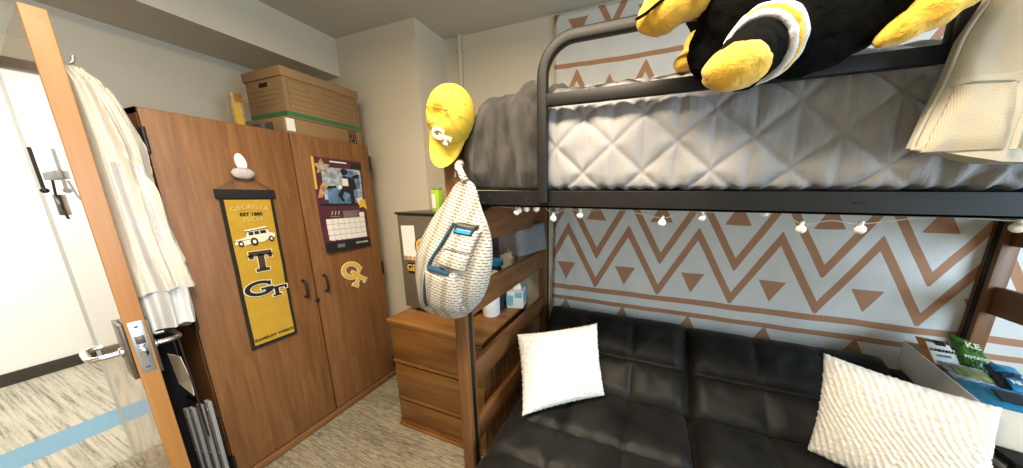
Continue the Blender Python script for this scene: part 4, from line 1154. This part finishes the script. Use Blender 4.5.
obj('flap', bag_patch([(-.603, 1.385), (-.527, 1.372), (-.548, 1.298), (-.645, 1.315)][::-1], .012, .012), 'rope_weave', sg)
obj('pocket_zip', bag_patch([(-.705, 1.252), (-.617, 1.236), (-.620, 1.222), (-.710, 1.238)][::-1], .010, .010), 'bottle_blue', sg)
def bag_line(pts, r, off=.004): return [V((x, YBK-bag_depth(x, z)-off, z)) for x, z in pts]
bm = bmesh.new(); tube(bm, smooth_path(bag_line([(-.622, 1.40), (-.66, 1.33), (-.705, 1.26), (-.735, 1.19), (-.752, 1.12), (-.755, 1.085)], 0), 6), .0055, 8); obj('zip', bm, 'bottle_blue', sg)
lb_ = obj('patch_label', bag_patch([(-.600, 1.402), (-.538, 1.390), (-.545, 1.358), (-.606, 1.370)][::-1], .024, .005), 'black_print', sg)
obj('patch_mountains', bag_patch([(-.594, 1.386), (-.546, 1.377), (-.550, 1.363), (-.601, 1.373)][::-1], .028, .004, 8), 'blue_foil', lb_)
bm = bmesh.new(); tube(bm, smooth_path([(-.600, .795, 1.54), (-.628, .80, 1.585), (-.645, .83, 1.60), (-.66, .852, 1.605), (-.675, .855, 1.60)], 6), [.013]*25, 10); obj('strap', bm, 'rope_weave', sg)
bm = bmesh.new(); tube(bm, smooth_path([(-.613, .80, 1.555), (-.625, .785, 1.57), (-.618, .77, 1.548)], 6), .005, 8); obj('buckle', bm, 'hardware', sg)

# ------------------------------------------------------------------ baseball cap on the post top
hc = thing('baseball_cap', 'yellow baseball cap hung on top of the bed post', 'cap', (-.66, .80, 1.62))
mh = Matrix.Translation((-.672, .835, 1.765)) @ Matrix.Rotation(math.radians(30), 4, 'Z') @ Matrix.Rotation(math.radians(16), 4, 'Y') @ Matrix.Rotation(math.radians(4), 4, 'X') @ Matrix.Diagonal((.92, .9, 1, 1))
# local frame: dome pole towards -Y, brim towards -Z
def dome(th, ph):   # th around, ph 0 rim .. 1 pole
    c = math.cos(ph*PI/2); s_ = math.sin(ph*PI/2)
    rx, rz = .086, .098
    x = rx*math.cos(th)*c; z = rz*math.sin(th)*c; y = -.105*s_**.9
    return x, y, z
bm = bmesh.new(); n1, n2 = 64, 22; top = []
for j in range(n2+1):
    ring = []
    for i in range(n1):
        th = 2*PI*i/n1; x, y, z = dome(th, j/n2*.985)
        d = 1.0
        # soft dents on the front panel
        dent = .030*math.exp(-((x+.030)**2/.0012+(z+.020)**2/.0006))+.020*math.exp(-((x-.01-(.02-z)*.5)**2/.0003+(z-.02)**2/.004))
        y += dent + .003*N3(x*25, z*25, 1)
        ring.append(V((x, y, z)))
    top.append(ring)
rings = [[mh @ p for p in r] for r in top]
inner = [[mh @ (V((p.x*.965, p.y+.003+.0*p.y, p.z*.965))) for p in r] for r in top]
loft(bm, inner[::-1][-len(inner):] + rings, cap=False)
last_o = rings[-1]; 
bmesh.ops.holes_fill(bm, edges=[e for e in bm.edges if e.is_boundary])
obj('crown', bm, 'hat_cloth', hc, angle=60)
bm = bmesh.new(); topb, botb = [], []
for i in range(25):
    u = -1+2*i/24; A_, B_ = [], []
    for j in range(11):
        v = j/10
        th = -PI/2+u*1.02; x0, y0, z0 = .086*math.cos(th), -.004, .098*math.sin(th)
        ext = .085*math.sqrt(max(0, 1-u*u))*v
        x = x0*(1-.10*v); z = z0-ext; y = y0-.006*v-.026*v*(1-u*u)+.028*u*u*v
        A_.append(mh @ V((x, y-.0018, z))); B_.append(mh @ V((x, y+.0018, z)))
    topb.append(A_); botb.append(B_)
grid_closed(bm, topb, botb); obj('brim', bm, 'hat_cloth', hc)
bm = bmesh.new(); ball(bm, mh @ V((0, -.105, 0)), .007); obj('button', bm, 'hat_cloth', hc)
bm = bmesh.new()
for x, z in ((-.045, .045), (-.05, .0), (.05, .04)):
    y = -.105*math.sqrt(max(0, 1-(x/.086)**2-(z/.098)**2)); ball(bm, mh @ V((x, y-.001, z)), .0042, seg=10)
b9 = bmesh.new()
for th in (PI*.5, PI*1.02, PI*1.98, -PI*.5+.9, -PI*.5-.9):
    tube(b9, [mh @ V((dome(th, q/14)[0]*1.004, dome(th, q/14)[1]-.0005, dome(th, q/14)[2]*1.004)) for q in range(14)], .0013, 6)
obj_each('seam', b9, 'hat_cloth', hc)
obj_each('eyelet', bm, 'gold_print', hc)
fh = mh @ frame_mat((-.008, -.066, -.078), (1, 0, 0), (0, -.55, .83))
obj('emblem', gt_strokes(fh, .048, .02, .0, .007), 'white_thread', hc, smooth=False)
bm = bmesh.new(); tube(bm, [mh @ V((.0865*math.cos(th), -.004, .0985*math.sin(th))) for th in [-PI/2-1.05+2.1*k/20 for k in range(21)]], .0028, 6); obj('brim_seam', bm, 'hat_cloth', hc)

# ------------------------------------------------------------------ plush toy over the guard rail
def remesh_blobs(balls, voxel, name):
    """balls: (centre, radii, rotation) joined into one continuous surface"""
    bm = bmesh.new()
    for c, r, m4 in balls: ball(bm, c, r, m4, 24)
    me = bpy.data.meshes.new(name); bm.to_mesh(me); bm.free()
    o = bpy.data.objects.new(name, me); COL.objects.link(o)
    md = o.modifiers.new('r', 'REMESH'); md.mode = 'VOXEL'; md.voxel_size = voxel
    s_ = o.modifiers.new('s', 'SMOOTH'); s_.iterations = 10; s_.factor = .6
    bpy.context.view_layer.update()
    me2 = bpy.data.meshes.new_from_object(o.evaluated_get(bpy.context.evaluated_depsgraph_get()))
    bpy.data.objects.remove(o); bpy.data.meshes.remove(me)
    b2 = bmesh.new(); b2.from_mesh(me2); bpy.data.meshes.remove(me2)
    return b2
def fluff(bm, amp, f):
    bm.normal_update()
    for v in bm.verts: v.co += v.normal*amp*(N3(v.co.x*f, v.co.y*f, v.co.z*f)+.6*N3(v.co.x*f*2.3, v.co.y*f*2.3, v.co.z*f*2.3))
    return bm
def chain(a, b_, r0, r1, n=7):
    a, b_ = V(a), V(b_); return [(a.lerp(b_, i/(n-1)), r0+(r1-r0)*i/(n-1), None) for i in range(n)]
RY = lambda d: Matrix.Rotation(math.radians(d), 4, 'Y')
ARM_A, ARM_B = V((.216, .720, 1.814)), V((.115, .537, 1.698))
ax = (ARM_B-ARM_A).normalized()
pt = thing('plush_toy', 'large black furry plush toy with yellow paws slumped over the guard rail', 'plush toy', (.22, .78, 1.76))
balls = [((.265, .755, 1.865), (.16, .080, .125), RY(-10)), ((.34, .75, 1.90), (.11, .080, .12), None), ((.15, .75, 1.90), (.085, .07, .10), None), ((.23, .78, 1.99), (.15, .10, .10), None), ((.22, .83, 2.07), (.17, .15, .10), None), ((.22, .98, 2.03), (.17, .13, .11), None), ((.10, .775, 1.82), (.045, .04, .06), None)]
balls += chain(ARM_A, ARM_B-ax*.006, .050, .042) + chain((.12, .75, 1.95), (.06, .715, 1.915), .045, .04, 4) + chain((.39, .735, 1.90), (.43, .725, 1.86), .06, .045, 4)
bm = remesh_blobs(balls, .008, 'tmp'); fluff(bm, .004, 55)
obj('plush_body', bm, 'black_fur', pt, angle=180)
bm = remesh_blobs([(ARM_B+ax*.022, (.047, .034, .0315), RY(-8)), (ARM_B+ax*.004-V((0, 0, .003)), (.043, .036, .033), None)], .006, 'tmp'); fluff(bm, .003, 60); obj('paw', bm, 'yellow_fur', pt, angle=180)
bm = remesh_blobs([((.002, .71, 1.887), (.062, .042, .044), RY(-24)), ((.045, .715, 1.915), (.06, .045, .052), None), ((-.024, .705, 1.872), (.035, .030, .028), RY(-25))], .006, 'tmp'); fluff(bm, .003, 60); pw = obj('paw', bm, 'yellow_fur', pt, angle=180)
bm = bmesh.new(); tube(bm, smooth_path([(-.056, .682, 1.864), (-.036, .672, 1.866), (-.012, .668, 1.878), (.012, .672, 1.893)], 6), .0032, 8); obj('paw_seam', bm, 'black_fur', pw)
bm = remesh_blobs([((.372, .720, 1.774), .016, None), ((.395, .718, 1.788), .026, None), ((.425, .716, 1.812), .036, None), ((.452, .718, 1.842), .042, None), ((.468, .72, 1.89), .045, None)], .006, 'tmp'); fluff(bm, .003, 60); obj('paw', bm, 'yellow_fur', pt, angle=180)
bm = remesh_blobs([((.080, .985, 1.885), (.040, .040, .034), None), ((.062, .955, 1.872), (.030, .03, .022), None), ((.12, 1.0, 1.93), (.06, .06, .05), None)], .006, 'tmp'); fluff(bm, .003, 60); obj('paw', bm, 'yellow_fur', pt, angle=180)
def cuff(pos, R_, r_, mat):
    c = ARM_A.lerp(ARM_B, pos); u = ax.cross(V((0, 0, 1))).normalized(); w = ax.cross(u)
    bm = bmesh.new(); tube(bm, [c+(u*math.cos(2*PI*k/48)+w*math.sin(2*PI*k/48))*R_ for k in range(48)], r_, 10, closed=True); fluff(bm, .002, 90); obj('cuff', bm, mat, pt, angle=180)
cuff(.47, .0530, .0072, 'white_fur'); cuff(.56, .0505, .0070, 'yellow_fur'); cuff(.645, .0480, .0065, 'white_fur')

# ------------------------------------------------------------------ cream canvas bag at the right end of the guard
cv = thing('canvas_bag', 'cream canvas bag with mesh pocket hanging at the right end of the guard rail', 'bag', (.68, .77, 1.57))
LE = [(1.568, .500), (1.60, .500), (1.66, .510), (1.72, .522), (1.79, .530), (1.85, .552), (1.95, .60), (2.06, .655)]
def cv_front(x, z):
    l = interp(LE, z); t = (x-l)
    return .808-.016*min(1, t/.02)**.6-.014*math.sin(min(1, max(0, t/.30))*PI)-.004*math.sin(x*40+z*25)*min(1, t/.05)-.012*N3(x*13, z*7, 3)-.006*abs(N3(x*22+z*9, z*16, 8))
top, bot = [], []
for i in range(61):
    u = i/60; A_, B_ = [], []
    for j in range(61):
        z = 1.572+.024*max(0, 1-u*5)*(1-j/60)+.49*j/60; l = interp(LE, z); x = l+(1.02-l)*u
        zz = z-.012*max(0, (1-j/10))*math.sin((x-.5)*9)
        A_.append(V((x, cv_front(x, z), zz))); B_.append(V((x, .822, zz)))
    top.append(A_); bot.append(B_)
obj('cloth_body', grid_closed(bmesh.new(), top, bot), 'canvas', cv)
bm = bmesh.new(); tube(bm, smooth_path([(interp(LE, z)-.001, .803, z) for z in (2.05, 1.95, 1.85, 1.79, 1.72, 1.66, 1.60)]+[(.503, .80, 1.592), (.54, .797, 1.585), (.66, .792, 1.574), (.8, .79, 1.566), (1.0, .79, 1.57)], 6), .0032, 8); obj('piping', bm, 'canvas', cv)
def cvp(x, z, o_=.004): return V((x, cv_front(x, z)-o_, z))
def cv_patch(poly, off, n=16):
    a, b_, c, d = [V((p[0], 0, p[1])) for p in poly]; top, bot = [], []
    for i in range(n+1):
        r_, q_ = [], []
        for j in range(n+1):
            u, v = i/n, j/n; p = a*(1-u)*(1-v)+b_*u*(1-v)+c*u*v+d*(1-u)*v
            e = min(1, 6*min(u, 1-u, v, 1-v)); y = cv_front(p.x, p.z)
            r_.append(V((p.x, y-.001-off*(.3+.7*e), p.z))); q_.append(V((p.x, y+.003, p.z)))
        top.append(r_); bot.append(q_)
    return grid_closed(bmesh.new(), top, bot)
obj('mesh_pocket', cv_patch([(.508, 1.585), (.598, 1.585), (.60, 1.705), (.528, 1.705)], .008), 'mesh_net', cv)
obj('pocket_band', cv_patch([(.524, 1.703), (.602, 1.700), (.603, 1.716), (.526, 1.718)], .007), 'canvas', cv)
obj('side_panel', cv_patch([(.625, 1.585), (.95, 1.585), (.95, 1.98), (.70, 1.90)], .010), 'canvas_edge', cv)
bm = bmesh.new(); tube(bm, smooth_path([cvp(x, z, .010) for x, z in ((.605, 1.582), (.61, 1.65), (.635, 1.74), (.67, 1.83), (.71, 1.92))], 6), .004, 8)
for off in (0, .012): tube(bm, smooth_path([cvp(x+off, z, .013) for x, z in ((.64, 1.60), (.648, 1.66), (.672, 1.75), (.70, 1.84))], 5), .0014, 6)
obj('seam', bm, 'canvas', cv)
bm = bmesh.new(); tube(bm, smooth_path([(.62, .775, 2.02), (.61, .80, 2.05), (.60, .84, 2.02), (.56, .885, 1.97), (.55, .885, 1.90)], 6), .010, 8); obj('hanging_strap', bm, 'canvas_edge', cv)

# ------------------------------------------------------------------ snack box on a small black stand beside the futon
sd = thing('side_stand', 'small black open stand beside the right end of the futon', 'stand', (1.38, 1.45, 0))
bm = bmesh.new(); box(bm, 1.185, 1.46, 1.20, 1.73, .625, .645, .003); obj('top_board', bm, 'black_metal', sd)
bm = bmesh.new(); box(bm, 1.185, 1.46, 1.20, 1.73, .44, .455, .003); obj('shelf', bm, 'black_metal', sd)
for x in (1.19, 1.435):
    for y in (1.205, 1.705): obj('leg', nbox(x, x+.02, y, y+.02, 0, .626, bev=.002), 'black_metal', sd)
fcx = thing('food_tub', 'clear tub of brown snacks on the stand shelf below the snack box', 'tub', (1.3, 1.27, .455))
bm = bmesh.new(); box(bm, 1.20, 1.40, 1.205, 1.36, .456, .58, .008); obj('tub_body', bm, 'brown_food', fcx)
bm = bmesh.new(); box(bm, 1.195, 1.405, 1.20, 1.365, .58, .60, .004); obj('tub_lid', bm, 'grey_plastic', fcx)
sbx = thing('snack_box', 'open white cardboard box full of snack packets beside the futon', 'box', (1.35, 1.45, .645))
SM = Matrix.Translation((1.310, 1.502, .646)) @ Matrix.Rotation(math.radians(-12), 4, 'Z')
hw, hd_, hh = .118, .245, .140
bm = bmesh.new()
box(bm, -hw, hw, -hd_, hd_, 0, .004, mat4=SM)
for a in ((-hw, -hw+.004, -hd_, hd_), (hw-.004, hw, -hd_, hd_), (-hw, hw, -hd_, -hd_+.004), (-hw, hw, hd_-.004, hd_)): box(bm, *a, 0, hh, mat4=SM)
obj('tray', bm, 'white_print', sbx, smooth=False)
def packet(name, label, c4, T, mat, group='snack packets in the white box'):
    t = thing(name, label, 'snack', V(c4[0]), group)
    obj('pouch', pillow_bm(c4, T, 22, 0, 0, .004, .02, c4[0][0]*50), mat, t)
    return t
def on_pk(t, c4, T, u0, u1, v0, v1, mat, name='label_panel'):
    a, b_, c, d = [V(p) for p in c4]; nn = ((b_-a).cross(d-a)).normalized(); top, bot = [], []
    n = 8
    for i in range(n+1):
        r_, q_ = [], []
        for j in range(n+1):
            u = u0+(u1-u0)*i/n; v = v0+(v1-v0)*j/n; p = a*(1-u)*(1-v)+b_*u*(1-v)+c*u*v+d*(1-u)*v
            h = T*(max(0, 1-abs(2*u-1)**3.2)*max(0, 1-abs(2*v-1)**3.2))**.55
            r_.append(p+nn*(h+.006)); q_.append(p+nn*(h-.002))
        top.append(r_); bot.append(q_)
    obj(name, grid_closed(bmesh.new(), top, bot), mat, t)
def pk_text(t, c4, T, body, size, u, v, mat):
    a, b_, c, d = [V(p) for p in c4]; xd = (b_-a); p = a*(1-u)*(1-v)+b_*u*(1-v)+c*u*v+d*(1-u)*v
    nn = ((b_-a).cross(d-a)).normalized(); f = frame_mat(p+nn*(T+.008), xd, d-a)
    obj('lettering', text_bm(body, size, f, .0006, bold=.0008), mat, t, smooth=False)
def sb(*p): return SM @ V(p)
c4 = [sb(-0.107, .06, .10), sb(0.000, .07, .10), sb(-0.004, .215, .185), sb(-0.107, .205, .19)]
t = packet('snack_packet', 'amber snack packet with a white label at the back of the snack box', c4, .018, 'amber_foil')
on_pk(t, c4, .018, .16, .86, .12, .78, 'white_print'); on_pk(t, c4, .022, .42, .70, .70, .86, 'black_print', 'crest')
pk_text(t, c4, .020, 'CABANA', .0185, .50, .52, 'black_print'); pk_text(t, c4, .019, 'SWEET', .012, .51, .36, 'blue_foil')
c4 = [sb(0.000, .09, .11), sb(0.086, .10, .10), sb(0.082, .215, .20), sb(-0.009, .225, .225)]
t = packet('snack_packet', 'green snack packet with pale letters standing in the snack box', c4, .02, 'green_foil')
pk_text(t, c4, .022, 'KE', .038, .46, .70, 'ivory_print'); pk_text(t, c4, .020, 'POTATO', .0175, .42, .36, 'ivory_print')
c4 = [sb(0.090, .06, .10), sb(0.198, .08, .10), sb(0.198, .20, .19), sb(0.086, .20, .19)]
c4 = [sb(0.026, -.06, .115), sb(0.110, -.05, .105), sb(0.110, .09, .165), sb(0.034, .085, .165)]
t = packet('snack_packet', 'blue and black nut packet in the right of the snack box', c4, .02, 'navy_foil')
on_pk(t, c4, .02, .1, .95, .68, .95, 'blue_foil'); on_pk(t, c4, .02, .2, .9, .08, .45, 'blue_foil'); pk_text(t, c4, .024, 'NUT', .027, .52, .27, 'white_print')
c4 = [sb(-0.086, -.06, .125), sb(0.017, -.07, .115), sb(0.026, .055, .145), sb(-0.095, .06, .145)]
t = packet('snack_packet', 'silver packet with green leaf picture in the middle of the snack box', c4, .014, 'pale_print')
on_pk(t, c4, .014, .12, .9, .25, .7, 'leaf_print', 'leaf_picture')
c4 = [sb(-0.107, -.225, .115), sb(0.086, -.225, .115), sb(0.103, -.08, .14), sb(-0.099, -.07, .14)]
t = packet('snack_packet', 'bright blue crinkled packet at the front of the snack box', c4, .016, 'blue_foil')
on_pk(t, c4, .016, .30, .62, .3, .7, 'navy_foil')
